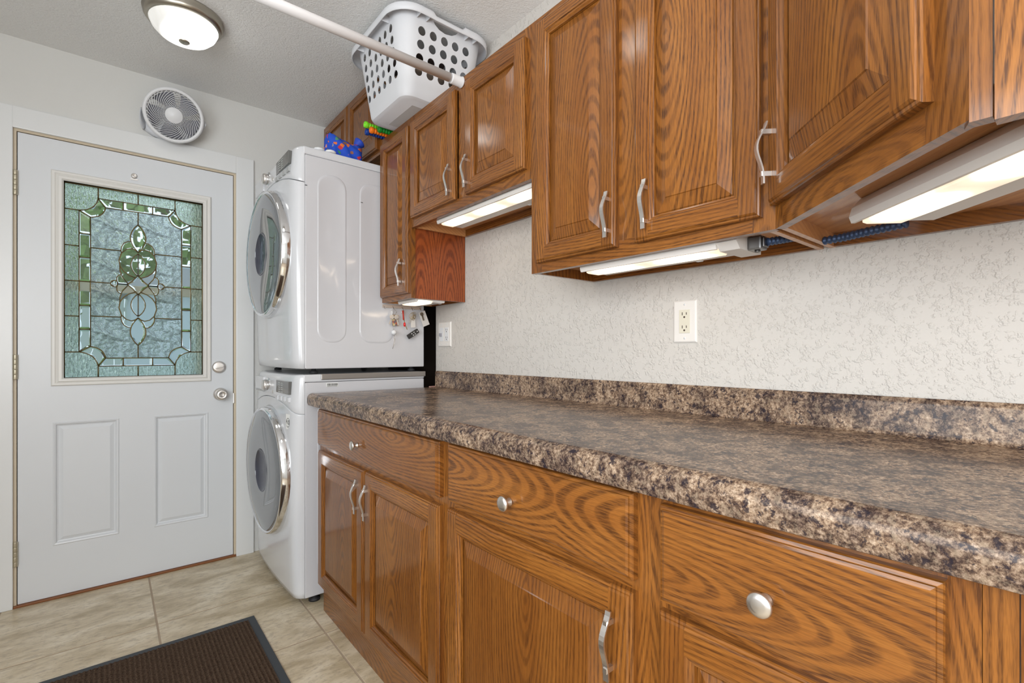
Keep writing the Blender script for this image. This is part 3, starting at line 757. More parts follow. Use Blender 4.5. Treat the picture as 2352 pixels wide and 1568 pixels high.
for x in (.70, 1.18):
    for y in (MY0+.04, MY1-.04):
        m = MB(); m.lathe([(.024, -.022), (.024, -.012), (.012, -.008), (.010, .014)], 20, Matrix.Translation((x, y, 0))); m.build('foot', DARKP, wa)
m = MB(); m.box(.715, 1.232, MY0-.006, MY0-.0005, .950, .9755, .003); m.build('stacking_rail', ALU, wa)
lb = MB().box(.738, .79, MY0-.0016, MY0-.0008, .918, .936).build('barcode_sticker', plain('sticker_paper', (.8, .8, .78), .6), wa)
m = MB(); x = .742
while x < .786:
    wd = random.choice((.0008, .0012, .002)); m.box(x, x+wd, MY0-.0020, MY0-.0016, .923, .933); x += wd+random.choice((.0009, .0014))
m.box(.742, .786, MY0-.0020, MY0-.0016, .9195, .921)
m.build('barcode_print', plain('ink', (.05, .05, .05), .6), lb)
st = MB().box(-.0008, .0002, -.018, .018, -.033, .033).build('warranty_sticker', bpy.data.materials['sticker_paper'], wa, (.5985, 2.238, .770), (0, 0, math.radians(12)))
cu = bpy.data.curves.new('sticker_text', 'FONT'); cu.body = '10'; cu.size = .027; cu.align_x = 'CENTER'; cu.align_y = 'CENTER'; cu.extrude = .0003
cu.materials.append(bpy.data.materials['ink'])
tmpo = bpy.data.objects.new('t', cu); COL.objects.link(tmpo); bpy.context.view_layer.update(); tme_ = bpy.data.meshes.new_from_object(tmpo.evaluated_get(bpy.context.evaluated_depsgraph_get())); bpy.data.objects.remove(tmpo)
to = bpy.data.objects.new('sticker_text', tme_); COL.objects.link(to); to.parent = st; to.location = (-.0012, .0, -.004); to.rotation_euler = (PI/2, 0, -PI/2)
m = MB(); m.tube([(0, .0135*math.cos(t), -.004+.019*math.sin(t)) for t in [2*PI*i/24 for i in range(22)]], .0011, 5); m.build('sticker_ring', bpy.data.materials['ink'], st, (-.001, 0, 0))
dy = machine('dryer', 1.020, .960, 'white front-load dryer stacked on top of the washer')
for (x, z) in ((.652, .7915), (.90, .7655)):
    MB().box(x-.005, x+.005, MY0-.0024, MY0+.001, z-.0012, z+.0012).build('scuff_mark', DARKP, dy)
for x in (.70, 1.18):
    for y in (MY0+.05, MY1-.05):
        m = MB(); m.lathe([(.018, -.0215), (.018, -.012), (.010, -.008), (.009, .014)], 16, Matrix.Translation((x, y, 0))); m.build('foot', DARKP, dy)

# ------------------------------------------------------------------ under-cabinet lights
def strip_light(label, origin, rot, length, width=.125, h=.046, group='lit strips under the wall cabinets'):
    # local: x along the length, y across (front at 0), z down from the cabinet bottom (0) to -h
    e = empty('strip_light', origin, (0, 0, rot)); tag(e, label, 'light fixture', group)
    prof = [(0.020, 0), (width, 0), (width, -h*.80), (width-.003, -h*.86), (width*.60, -h*.86), (width*.60, -h*.7), (.016, -h*.7), (.010, -h*.92), (.004, -h*.92), (0, -h*.7), (.005, -h*.35)]
    m = MB(); n = len(prof)
    vs = [(0, a, b) for a, b in prof]+[(length, a, b) for a, b in prof]
    m.add(vs, [(i, (i+1) % n, (i+1) % n+n, i+n) for i in range(n)]+[tuple(range(n)), tuple(range(n, 2*n))])
    m.build('housing', FIX, e)
    ln = MB(); L0, L1 = .010, length-.010
    pf = [(.016, -h*.7), (.017, -h*.95), (.024, -h), (width*.56, -h), (width*.595, -h*.93), (width*.60, -h*.7)]
    n = len(pf); ln.add([(L0, a, b) for a, b in pf]+[(L1, a, b) for a, b in pf], [(i, (i+1) % n, (i+1) % n+n, i+n) for i in range(n)]+[tuple(range(n)), tuple(range(n, 2*n))])
    ln.build('lens', LENS, e)
    MB().box(length*.72, length*.72+.016, width-.008, width+.003, -h*.9, -h*.6, .002).build('switch', WPL, e)
    return e
strip_light('short lit strip under the narrow cabinet above the hanging keys', (1.03, 2.065, 1.3565), -PI/2, .165, .15)
strip_light('lit strip under the short double-door cabinet', (1.025, 1.712, 1.6570), -PI/2, .585, .128)
sl = strip_light('lit strip with a cable connector under the tall double-door cabinet', (1.028, .935, 1.3630), -PI/2, .40, .122)
m = MB(); m.prism([(.02, 0), (.122, 0), (.122, -.046), (.02, -.046), (.002, -.030)], 0, .045, 'X'); m.xf(Matrix.Translation((.40, 0, 0))); m.build('end_housing', FIX, sl)
m = MB(); m.box(.445, .475, .052, .086, -.046, -.016, .004); m.tube([(.460, .0695, -.046), (.460, .0695, -.050)], .006, 8); m.box(.475, .480, .056, .082, -.042, -.020, .003); m.build('cable_connector', STEEL, sl)
# corner one, parallel to the angled face
q = Vector((1.0025, .2775, 1.3630))
strip_light('wide lit strip under the angled corner cabinet at the right edge', tuple(q), -.75*PI, .395, .142, .047)
def conduit(label, pts, mat):
    m = MB(); P_ = [Vector(p) for p in pts]; res = []; rr = []
    seg = []
    for a, b in zip(P_, P_[1:]):
        k = max(2, int((b-a).length/.0022))
        for i in range(k): seg.append(a+(b-a)*i/k)
    seg.append(P_[-1])
    for i in range(3):
        seg = [seg[0]]+[(seg[j-1]+seg[j]*2+seg[j+1])/4 for j in range(1, len(seg)-1)]+[seg[-1]]
    rr = [.0078+.0016*math.sin(i*2*PI/4.5) for i in range(len(seg))]
    m.tube(seg, .008, 10, rr=rr)
    return tag(m.build('flexible_conduit', mat), label, 'cable', 'armoured cable runs under the cabinets')
conduit('blue armoured cable from the tall cabinet strip to the angled cabinet', [(1.0975, .455, 1.332), (1.125, .44, 1.338), (1.16, .425, 1.346), (1.19, .420, 1.350)], BLUEC)
conduit('blue and silver armoured cable entering the angled cabinet strip', [(1.20, .378, 1.336), (1.19, .34, 1.335), (1.165, .29, 1.334), (1.14, .225, 1.333)], BLUEC)

# ------------------------------------------------------------------ ceiling lights
def ceiling_light(label, x, y):
    e = empty('ceiling_light', (x, y, CEIL)); tag(e, label, 'ceiling light', 'round flush ceiling lights')
    m = MB(); m.lathe([(.128, 0), (.136, -.002), (.138, -.008), (.134, -.012), (.136, -.016), (.132, -.021), (.134, -.026), (.126, -.036), (.116, -.042), (.112, -.040)], 64, closed=False); m.build('rim', NICK2, e)
    m = MB(); m.lathe([(.1175, -.034), (.117, -.042), (.108, -.062), (.088, -.083), (.06, -.097), (.03, -.103), (0, -.105)], 48, closed=False); m.build('glass_dome', DOME, e)
    m = MB(); m.lathe([(.019, -.1005), (.0195, -.106), (.015, -.1095), (.006, -.112), (0, -.112)], 24); m.build('finial', NICK2, e)
    return e
ceiling_light('frosted dome light on the ceiling in front of the door', .233, 2.332)
ceiling_light('frosted dome light on the ceiling above the worktop behind the view', .27, 1.22)

# ------------------------------------------------------------------ curtain rod
r = empty('tension_rod', (.99, 1.492, 2.086)); tag(r, 'white tension rod running from the short cabinet front out across the room', 'rod')
MB().tube([(-.045, 0, 0), (-1.05, 0, 0)], .0155, 24).build('outer_tube', ROD, r)
MB().tube([(-1.04, 0, 0), (XL-.99+.03, 0, 0)], .0125, 20).build('inner_tube', ROD, r)
m = MB(); m.lathe([(.0175, .046), (.018, .044), (.018, .006), (.0205, .003), (.0205, 0)], 28, Matrix.Translation((.0095, 0, 0)) @ Matrix.Rotation(-PI/2, 4, 'Y')); m.build('end_cap', ROD, r)
m = MB(); m.lathe([(.018, .03), (.018, .006), (.0205, .003), (.0205, 0)], 28, Matrix.Translation((XL-.99, 0, 0)) @ Matrix.Rotation(PI/2, 4, 'Y')); m.build('end_cap', ROD, r)

# ------------------------------------------------------------------ fan
def fan():
    e = empty('desk_fan', (.244, 2.952, 2.205)); tag(e, 'round white turbo-style fan mounted on the wall above the entry door', 'fan')
    c = Vector((0, -.092, .036)); camp = Vector((0, 0, 1.093)); wc = Vector((.244, 2.86, 2.241))
    d = (camp-wc); d.z *= .95; d.normalize()
    Zq = d.to_track_quat('Z', 'Y').to_matrix().to_4x4()
    M = Matrix.Translation(c) @ Zq
    R = .122
    m = MB(); m.lathe([(R-.015, .030), (R-.011, .036), (R-.003, .034), (R+.001, .026), (R, .004), (R-.004, -.004), (R-.012, -.012), (R-.016, -.012)], 72, M, closed=False)
    m.lathe([(R-.015, .030), (R-.0155, .022), (R-.0155, -.006)], 72, M, closed=False); m.build('housing_ring', WPL, e)
    g = MB(); n = 38
    for i in range(n):
        a = 2*PI*i/n; pts = []
        for k in range(9):
            t = k/8; rr = .030+(R-.012-.030)*t; aa = a+1.55*(1-t)**1.3; pts.append(M @ Vector((rr*math.cos(aa), rr*math.sin(aa), .036+.006*(1-t)-.006*t)))
        g.tube(pts, .00125, 5)
    gr = g.build('front_grille', WPL, e)
    m = MB(); m.lathe([(.034, .034), (.036, .042), (.033, .045), (0, .047)], 36, M, closed=False); m.build('hub_cap', WPL, gr)
    FD = plain('fan_blade_grey', (.16, .165, .20), .4)
    for i in range(5):
        b = MB(); vs = []; K = 8
        for k in range(K+1):
            t = k/K; a = 2*PI*i/5+t*.95
            for rr in (.024, .055, .085, .102): vs.append(M @ Vector((rr*math.cos(a+.35*rr/.1), rr*math.sin(a+.35*rr/.1), .018-.028*t)))
        fs = [(k*4+j, k*4+j+1, k*4+j+5, k*4+j+4) for k in range(K) for j in range(3)]
        b.add(vs, fs, True); b.build('blade', FD, e)
    m = MB(); m.lathe([(.027, .026), (.027, -.02), (0, -.022)], 24, M); m.build('motor_hub', FD, e)
    b = MB(); nb = 28
    for i in range(nb):
        a = 2*PI*i/nb; pts = []
        for k in range(7):
            t = k/6; rr = .03+(R-.014-.03)*t; aa = a-.9*(1-t); pts.append(M @ Vector((rr*math.cos(aa), rr*math.sin(aa), -.022+.010*t)))
        b.tube(pts, .0009, 4)
    for rr in (.05, .075): b.tube([M @ Vector((rr*math.cos(t), rr*math.sin(t), -.020+.006*rr/.1)) for t in [2*PI*i/40 for i in range(41)]], .001, 4)
    b.build('rear_grille', plain('rear_grille_grey', (.45, .46, .50), .4), e)
    m = MB(); m.lathe([(.046, -.018), (.044, -.034), (.02, -.040), (0, -.040)], 28, M, closed=False); m.build('motor_housing', WPL, e)
    # cradle: plate on the wall and two arms reaching round to the pivots
    BG = plain('fan_base_white', (.66, .68, .72), .4)
    m = MB(); m.xf(Matrix()); m.lathe([(.105, 0), (.105, .010), (.09, .018), (0, .020)], 40, Matrix.Translation((-.02, -.001, .0)) @ Matrix.Scale(.62, 4, (0, 0, 1)) @ Matrix.Rotation(PI/2, 4, 'X'))
    m.build('wall_base', BG, e)
    Rx = M.to_3x3() @ Vector((1, 0, 0)); Rx.z = 0; Rx.normalize()
    for s in (-1, 1):
        pv = c+Rx*s*(R+.006); b0 = Vector((s*.09-.02, -.012, -.005))
        pts = [b0, (b0+pv)*.5+Vector((s*.012, 0, -.012)), pv]
        q = MB()
        path = [pts[0]*(1-t)**2+pts[1]*2*t*(1-t)+pts[2]*t*t for t in [i/8 for i in range(9)]]
        q.tube(path, .030, 8, up=(0, 0, 1), flat=.18, rr=[.040, .038, .035, .032, .028, .024, .020, .017, .014]); q.build('arm', BG, e)
    return e
fan()

# ------------------------------------------------------------------ laundry basket
def basket():
    e = empty('laundry_basket', (1.045, 1.897, ZT+.0005)); tag(e, 'white plastic laundry basket with round holes on top of the wall cabinets', 'basket')
    hx0, hy0, hx1, hy1, H = .160, .170, .200, .226, .314     # half sizes bottom/top
    def ring(t, inset=0, n=8, r0=.055, r1=.075):
        hx, hy = hx0+(hx1-hx0)*t-inset, hy0+(hy1-hy0)*t-inset; r = r0+(r1-r0)*t-inset; q = []
        for cx, cy, a in ((hx-r, hy-r, 0), (-hx+r, hy-r, 90), (-hx+r, -hy+r, 180), (hx-r, -hy+r, 270)):
            for k in range(n+1):
                th = math.radians(a+90*k/n); q.append((cx+r*math.cos(th), cy+r*math.sin(th)))
        return q
    m = MB(); levels = [(0.0, .018, .0), (.03, .006, .006), (.06, .0, .018)]+[(t, 0, None) for t in (.12, .3, .6, .85, 1.0)]
    vs = []; n = len(ring(0))
    L_ = []
    for t, ins, z in levels: L_.append([(a, b, H*t if z is None else z) for a, b in ring(t, ins)])
    inner = [[(a, b, max(z, .004)) for (a, b), z in zip(ring(t, ins+.0028), [H*t if z is None else z+.003]*n)] for t, ins, z in reversed(levels)]
    loops = L_+inner
    for l in loops: vs += l
    fs = [(a*n+i, a*n+(i+1) % n, (a+1)*n+(i+1) % n, (a+1)*n+i) for a in range(len(loops)-1) for i in range(n)]
    fs += [tuple(range(n))[::-1], tuple(range((len(loops)-1)*n, len(loops)*n))]
    m.add(vs, fs, False); shell = m.build('shell', BASKM, e)
    # cut holes
    cut = MB()
    for s in (-1, 1):
        for r_ in range(4):
            for c_ in range(5):
                x = -.103+.0515*c_; z = .245-.0485*r_
                cut.tube([(x, s*.13, z), (x, s*.30, z)], .0165, 16, smooth=False)
        #cut.add(*(lambda: ([(x, y*s, z) for y in (.14, .30) for x, z in SL], [tuple(range(len(SL))), tuple(range(len(SL), 2*len(SL)))[::-1]]+[(i, i+len(SL), (i+1) % len(SL)+len(SL), (i+1) % len(SL)) for i in range(len(SL))]))()) if False else None
        SLp = [(-.058, .300), (-.050, .290), (-.030, .278), (0, .273), (.030, .278), (.050, .290), (.058, .300)]
        k = len(SLp); cut.add([(x, s*.14, z) for x, z in SLp]+[(x, s*.30, z) for x, z in SLp], [tuple(range(k)), tuple(range(k, 2*k))[::-1]]+[(i, i+k, (i+1) % k+k, (i+1) % k) for i in range(k)])
        for r_ in range(5):
            for c_ in range(6):
                y = -.125+.050*c_; z = .262-.043*r_
                cut.tube([(s*.11, y, z), (s*.26, y, z)], .0150, 14, smooth=False)
    co_ = cut.build('cutter', BASKM, e); bpy.context.view_layer.update()
    md = shell.modifiers.new('b', 'BOOLEAN'); md.operation = 'DIFFERENCE'; md.object = co_; md.solver = 'EXACT'; bpy.context.view_layer.update()
    dg = bpy.context.evaluated_depsgraph_get(); me = bpy.data.meshes.new_from_object(shell.evaluated_get(dg))
    shell.modifiers.clear(); shell.data = me; bpy.data.objects.remove(co_)
    autosmooth(shell, 30)
    # rim: out, over and down, with dips at the handles
    rm = MB(); prof = [(1.0, 0.001, 0), (1.0, -.010, .004), (1.0, -.026, .003), (1.0, -.032, -.004), (1.0, -.033, -.030), (1.0, -.030, -.031)]
    vs = []
    for t, ins, dz in prof:
        for a, b in ring(t, ins, 8):
            dip = -.012 if abs(a) < .066 and abs(abs(b)-hy1) < .05 else 0
            vs.append((a, b, H-.002+dz+dip))
    # extra points for dip need straight subdivisions; use finer ring
    def fine(ins):
        q = ring(1.0, ins, 8); out = []
        for i in range(len(q)):
            a, b = q[i], q[(i+1) % len(q)]; L = math.hypot(a[0]-b[0], a[1]-b[1]); k = max(1, int(L/.012))
            k = k if L < .04 else 20
            for j in range(k): out.append((a[0]+(b[0]-a[0])*j/k, a[1]+(b[1]-a[1])*j/k))
        return out
    n2 = None; vs = []; skirt = []
    for t, ins, dz in prof:
        q = fine(ins)
        if n2 is None: n2 = len(q)
        q = q[:n2]
        while len(q) < n2: q.append(q[-1])
        for a, b in q:
            s_ = 1 if abs(a) < .070 and abs(b) > .2 else 0
            vs.append((a, b, H-.002+dz-.013*s_+(.012*s_ if dz < -.02 else 0)))
    fs = [(a*n2+i, a*n2+(i+1) % n2, (a+1)*n2+(i+1) % n2, (a+1)*n2+i) for a in range(len(prof)-1) for i in range(n2)]
    rm.add(vs, fs, True)
    rim = rm.build('rim', BASKM, e)
    for (x, y) in ((-.09, -1), (.09, -1), (-.13, -1), (.13, -1)):
        MB().box(x-.0012, x+.0012, -(hy1+.030), -(hy1-.002), H-.032, H-.002).build('rib', BASKM, rim)
    for y in (-.12, .12): MB().box(-(hx1+.030), -(hx1-.002), y-.0012, y+.0012, H-.032, H-.002).build('rib', BASKM, rim)
    MB().box(-.09, .09, -.11, .11, -.0003, .001, .0008).build('base_panel', plain('scuffed_plastic', (.60, .60, .60), .6), e)
    return e
bk = basket()
# folded laundry inside
def cloth_pile(name, label, cat, cx, cy, z, sx, sy, sz, mat, seed):
    rnd = random.Random(seed); m = MB(); nx = 14; vs = []
    bm = bmesh.new(); bmesh.ops.create_icosphere(bm, subdivisions=3, radius=1)
    for v in bm.verts:
        p = v.co; k = 1+.08*math.sin(9*p.x+seed)+.07*math.sin(11*p.y+2*seed)+.05*math.sin(14*p.z)
        q = Vector([math.copysign(abs(a)**.6, a) for a in p])
        v.co = Vector((cx+q.x*sx*k, cy+q.y*sy*k, z+sz+q.z*sz*k))
    m.bm(bm, True); return tag(m.build(name, mat), label, cat)
TOW = plain('blue_towel', (.01, .06, .42), .8); BEI = plain('beige_cloth', (.42, .33, .25), .85); BRN = plain('dark_brown_cloth', (.05, .035, .03), .8)
cloth_pile('blue_cloth', 'bright blue cloth seen through the lowest basket holes', 'cloth', 1.045, 1.90, ZT+.012, .105, .125, .048, TOW, 1)
cloth_pile('beige_cloth', 'crumpled beige cloth above the blue one in the basket', 'cloth', 1.045, 1.875, ZT+.125, .105, .12, .024, BEI, 2)
def bottle_like(): pass
cloth_pile('dark_cloth', 'dark brown ribbed cloth near the top of the basket', 'cloth', 1.02, 1.87, ZT+.185, .10, .12, .022, BRN, 3)

# ------------------------------------------------------------------ squirt toys beside the basket
def toy(label, col, a, b, r=.011):
    a, b = Vector(a), Vector(b); mat = plain('toy_plastic', col, .35); d = (b-a)
    e = empty('squirt_toy', a, d.to_track_quat('Z', 'Y').to_euler()); tag(e, label, 'toy', 'ribbed plastic squirt toys')
    L = d.length; prof = [(0, .012), (r*.55, .012), (r*.6, 0), (r, 0), (r, .016), (r*.8, .018)]; z = .02
    while z < L-.012: prof += [(r*.8, z), (r, z+.003), (r, z+.008), (r*.8, z+.010)]; z += .013
    prof += [(r*.8, L), (0, L)]
    m = MB(); m.lathe(prof, 16); m.build('barrel', mat, e)
    m = MB(); m.lathe([(r*1.15, .001), (r*1.2, .003), (r*1.2, .012), (r*1.15, .014)], 16, closed=False); m.build('nozzle', mat, e)
zz = ZT
toy('lime green ribbed toy lying across the others, poking out furthest', (.25, .85, .03), (.906, 2.152, zz+.0395), (1.010, 2.156, zz+.0395), .0125)
toy('orange ribbed toy between the two green ones', (1.0, .22, .01), (.926, 2.137, zz+.0152), (1.05, 2.137, zz+.0152), .0125)
toy('dark green ribbed toy tucked under the basket edge', (.01, .28, .03), (.952, 2.105, zz+.0152), (1.06, 2.105, zz+.0152), .0125)
toy('dark blue ribbed toy lying beneath the lime green one', (.005, .05, .30), (.918, 2.168, zz+.0152), (1.05, 2.168, zz+.0152), .0125)
# ------------------------------------------------------------------ on top of the dryer
def bag():
    e = empty('fabric_bag', (.848, 2.262, 1.981)); tag(e, 'bright blue fabric bag with a colourful print slumped on the dryer top', 'bag')
    n = N('blue_printed_fabric'); p = n.obj()
    v = n.n('ShaderNodeTexVoronoi'); n.put(v.inputs['Vector'], p); v.inputs['Scale'].default_value = 34
    msk = n.ramp(n.math('ADD', v.outputs['Distance'], n.math('MULTIPLY', n.math('SUBTRACT', n.noise(p, 70, 2), .5), .5)), [(.34, 1.0), (.37, 0.0)])
    hue = n.sep(v.outputs['Color'])[0]
    pc = n.ramp(hue, [(.2, (.75, .17, .03)), (.4, (.65, .45, .55)), (.6, (.03, .25, .12)), (.8, (.55, .03, .05))])
    mat = n.set(col=n.mix(msk, (.012, .075, .55), pc), rough=.75)
    m = MB(); bm = bmesh.new(); bmesh.ops.create_cube(bm, size=2); bmesh.ops.subdivide_edges(bm, edges=list(bm.edges), cuts=7, use_grid_fill=True)
    for q in bm.verts:
        x, y, z = q.co; k = 1-.10*(z*z)*.3
        top = .085-.020*x if z > 0 else .0
        hz = (z+1)/2*(.108-.010*math.sin(2.2*x+.4)-.016*y*y+.004*abs(x)**3)
        sx, sy = .074*(1-.06*(z > .9)), .060*(1-.45*max(0, z)**2)
        q.co = Vector((x*sx*(1-.08*y*y)+.006*math.sin(6*y+3*z), y*sy*(1-.12*x*x)+.006*math.sin(7*x+4*z), max(.0, hz)+.003*math.sin(9*x+5*y)*(z > -.9)))
    m.bm(bm, True); b = m.build('bag_body', mat, e)
    m = MB(); m.lathe([(.004, .0), (.016, .012), (.024, .030), (.027, .036), (.025, .037), (.012, .018), (0, .010)], 20, Matrix.Translation((.052, -.012, .086)) @ Matrix.Rotation(.7, 4, 'Y'))
    m.build('gathered_neck', plain('royal_blue_fabric', (.015, .06, .48), .6), e)
bag()
def cap(label, x, y):
    m = MB(); m.lathe([(0, .0), (.020, .0), (.0235, .003), (.0235, .008), (.021, .0105), (.014, .0105), (.0125, .014), (.010, .0155), (0, .0155)], 28)
    return tag(m.build('bottle_cap', WPL, None, (x, y, 1.9815)), label, 'cap', 'white plastic caps on the dryer')
cap('round white plastic cap on the dryer top, nearer the front', .716, 2.196); cap('round white plastic cap on the dryer top in front of the blue bag', .764, 2.190)
m = MB(); m.box(-.028, .028, -.045, .045, 0, .012, .005); tag(m.build('cloth_square', plain('navy_cloth', (.02, .03, .14), .9), None, (.690, 2.255, 1.9812)), 'folded navy cloth at the front corner of the dryer top', 'cloth')

# ------------------------------------------------------------------ outlets
def plate(name, label, yc, zc, w_, h_):
    e = empty(name, (WX, yc, zc), (0, 0, -PI/2)); tag(e, label, 'outlet' if name == 'outlet' else 'switch')
    m = MB(); rect_rings(m, -w_/2, w_/2, -h_/2, h_/2, [(0, 0), (0, -.003), (.003, -.006), (.005, -.0065)]); m.build('cover_plate', plain('plate_white', (.80, .77, .73), .35), e, recalc=False)
    return e
BLK = plain('slot_dark', (.04, .02, .012), .7)
def recept(e, x, mat):
    f = MB().box(x-.0165, x+.0165, -.0085, -.006, -.0335, .0335, .0006).build('receptacle', mat, e)
    s = MB()
    for z in (.019, -.019):
        s.box(x-.0075, x-.0055, -.0090, -.0084, z-.001, z+.0075); s.box(x+.0055, x+.0075, -.0090, -.0084, z, z+.007)
        s.tube([(x, -.0084, z-.0065), (x, -.0090, z-.0065)], .0028, 12, smooth=False)
    s.build('slots', BLK, f)
def screws(e, xs, mat):
    for x in xs:
        for z in (.0485, -.0485):
            m = MB(); m.lathe([(.003, .0062), (.003, .0072), (0, .0075)], 12, Matrix.Translation((x, 0, z)) @ Matrix.Rotation(PI/2, 4, 'X')); m.build('screw', mat, e)
e = plate('outlet', 'white wall plate with an ivory double socket above the worktop', .757, 1.182, .074, .122); recept(e, 0, IVORY); screws(e, (0,), WPL)
e = plate('light_switch', 'double wall plate with toggle and socket beside the dryer', 2.061, 1.182, .116, .122); recept(e, .024, WPL); screws(e, (-.024, .024), WPL)
f = MB().box(-.0405, -.0075, -.0080, -.006, -.0335, .0335, .0006).build('switch_frame', WPL, e)
MB().box(-.0285, -.0195, -.020, -.006, -.010, .006, .002).build('toggle', plain('grey_toggle', (.32, .32, .36), .4), e)

# ------------------------------------------------------------------ keys on the dryer side
KY = MY0-.003
ks = empty('key_rack', (1.10, KY, 1.3115)); tag(ks, 'small hook rack of hanging keys stuck to the dryer side', 'key rack')
MB().box(-.10, .105, -.004, .0015, -.006, .010, .002).build('backing_strip', plain('clear_strip', (.55, .45, .38), .4), ks)
HX = [-.095, -.048, 0, .052, .098]
for x in HX:
    m = MB(); m.tube([(x, -.004, .002), (x, -.010, -.004), (x, -.016, -.012), (x, -.022, -.010), (x, -.023, -.004)], .0013, 6); m.build('hook', METAL, ks)
def ringpts(c, r, n=20, ax='Y'):
    out = []
    for i in range(n+1):
        t = 2*PI*i/n; out.append((c[0]+r*math.cos(t), c[1], c[2]+r*math.sin(t)) if ax == 'Y' else (c[0], c[1]+r*math.cos(t), c[2]+r*math.sin(t)))
    return out
def keyshape(m, L=.05, w_=.011):
    m.lathe([(0, -.001), (w_, -.001), (w_, .001), (0, .001)], 16, Matrix.Translation((0, 0, -w_)) @ Matrix.Rotation(PI/2, 4, 'X'), smooth=False)
    m.box(-.0035, .0035, -.001, .001, -L, -w_*1.8)
    for i in range(4): m.box(.0035, .0050, -.001, .001, -L+.003+.006*i, -L+.006+.006*i)
def hang(name, label, x, z=1.300):
    e = empty(name, (1.10+x, KY-.017, z)); return tag(e, label, 'keys', 'keys hanging on the dryer side')
e = hang('key_bunch', 'keys with a picture tag and white ball chain hanging leftmost', HX[1])
MB().tube(ringpts((0, 0, -.014), .013), .0012, 6).build('split_ring', METAL, e)
PT = N('picture_tag'); pp = PT.obj()
PT.set(col=PT.mix(PT.ramp(PT.noise(pp, 90, 3, .6), [(.45, 0.0), (.55, 1.0)]), PT.ramp(PT.noise(pp, 40, 2), [(.4, (.55, .12, .06)), (.5, (.62, .5, .2)), (.6, (.6, .55, .5))]), (.16, .14, .16)), rough=.4)
MB().box(-.012, .022, .001, .003, -.080, -.028, .0008).build('picture_tag', PT.m, e, rot=(0, -.05, 0))
m = MB(); m.tube([(-.006, -.004, -.002), (-.014, -.004, -.03), (-.012, -.004, -.045)], .0035, 8, flat=.3); m.build('white_strap', WPL, e)
m = MB(); keyshape(m, .048); m.build('key', METAL, e, (-.010, -.005, -.028), (0, .35, 0)); m = MB(); keyshape(m, .05); m.build('key', METAL, e, (.006, -.007, -.028), (0, -.25, 0))
m = MB(); m.lathe([(.0125*math.sin(PI*i/12), .0125*math.cos(PI*i/12)) for i in range(13)], 24, Matrix.Translation((-.003, -.004, -.112))); m.build('white_ball', WPL, e)
m = MB(); m.tube([(-.003, -.004, -.100), (-.003, -.004, -.08)], .0012, 6); m.tube([(-.001, -.004, -.125), (-.001, -.004, -.145), (-.008, -.004, -.190), (-.006, -.004, -.180), (.001, -.004, -.165), (.002, -.004, -.14)], .0012, 6); m.build('chain', METAL, e)
e = hang('car_key', 'black car remote on a red and gold fob, centre hook', HX[2])
MB().tube(ringpts((0, 0, -.012), .010), .0011, 6).build('split_ring', METAL, e)
MB().tube([(-.001, 0, -.004), (.001, 0, -.028), (.003, 0, -.050)], .0045, 8, flat=.3).build('red_strap', plain('red_strap', (.55, .05, .03), .5), e)
m = MB(); m.lathe([(.0058*math.sin(PI*i/10), .011*math.cos(PI*i/10)) for i in range(11)], 16, Matrix.Translation((.006, -.003, -.072))); m.build('red_bead', plain('red_bead', (.75, .02, .02), .25), e)
MB().tube([(.004, 0, -.046), (.012, 0, -.075), (.022, 0, -.096)], .0016, 6).build('gold_chain', plain('gold', (.65, .42, .12), .3, .9), e)
rb = MB().box(-.0115, .0115, -.006, .006, -.033, .033, .004).build('remote_fob', plain('black_fob', (.035, .033, .032), .45), e, (.052, -.002, -.116), (0, -math.radians(-58)-PI/2*0, 0))
for (a, b) in ((-.005, -.008), (.005, -.004), (-.005, .006), (.005, .008), (0, .024)):
    MB().box(a-.0022, a+.0022, -.0068, -.0058, b-.0028, b+.0028).build('fob_button', plain('fob_marks', (.7, .7, .7), .5), rb)
e = hang('key_ring', 'tangled gold and silver key ring cluster second from the right', HX[3])
m = MB()
for i in range(7):
    t = i*.9; m.tube(ringpts((.007*math.cos(t*2), -.002-.002*i*.3, -.018-.004*i), .009+.002*math.sin(t), 16), .0011, 5)
m.build('ring_cluster', plain('mixed_key_metal', (.62, .52, .34), .3, .9), e)
m = MB(); keyshape(m, .044); m.build('key', METAL, e, (-.010, -.004, -.020), (0, .25, 0))
MB().box(-.014, .012, .002, .003, -.085, -.022).build('paper_tag', plain('thin_paper', (.75, .72, .68), .7), e, rot=(0, -.06, 0))
e = hang('spare_key', 'single key on a tilted white paper card, rightmost hook', HX[4])
MB().box(-.019, .019, 0, .0008, -.074, -.0, .0003).build('paper_card', bpy.data.materials['thin_paper'], e, (.005, .003, -.004), (0, -math.radians(22), 0))
m = MB(); keyshape(m, .042, .009); m.build('key', plain('dull_bronze', (.25, .2, .15), .4, .9), e, (.0, -.003, -.008), (0, -math.radians(18), 0))
# small chip of pink board on the worktop corner
tag(MB().box(-.017, .017, -.006, .006, 0, .005, .001).build('pink_chip', plain('pinkish_board', (.55, .32, .27), .6), None, (1.235, 2.105, .9202), (0, 0, .25)), 'small flat pinkish chip lying at the far corner of the worktop', 'chip')

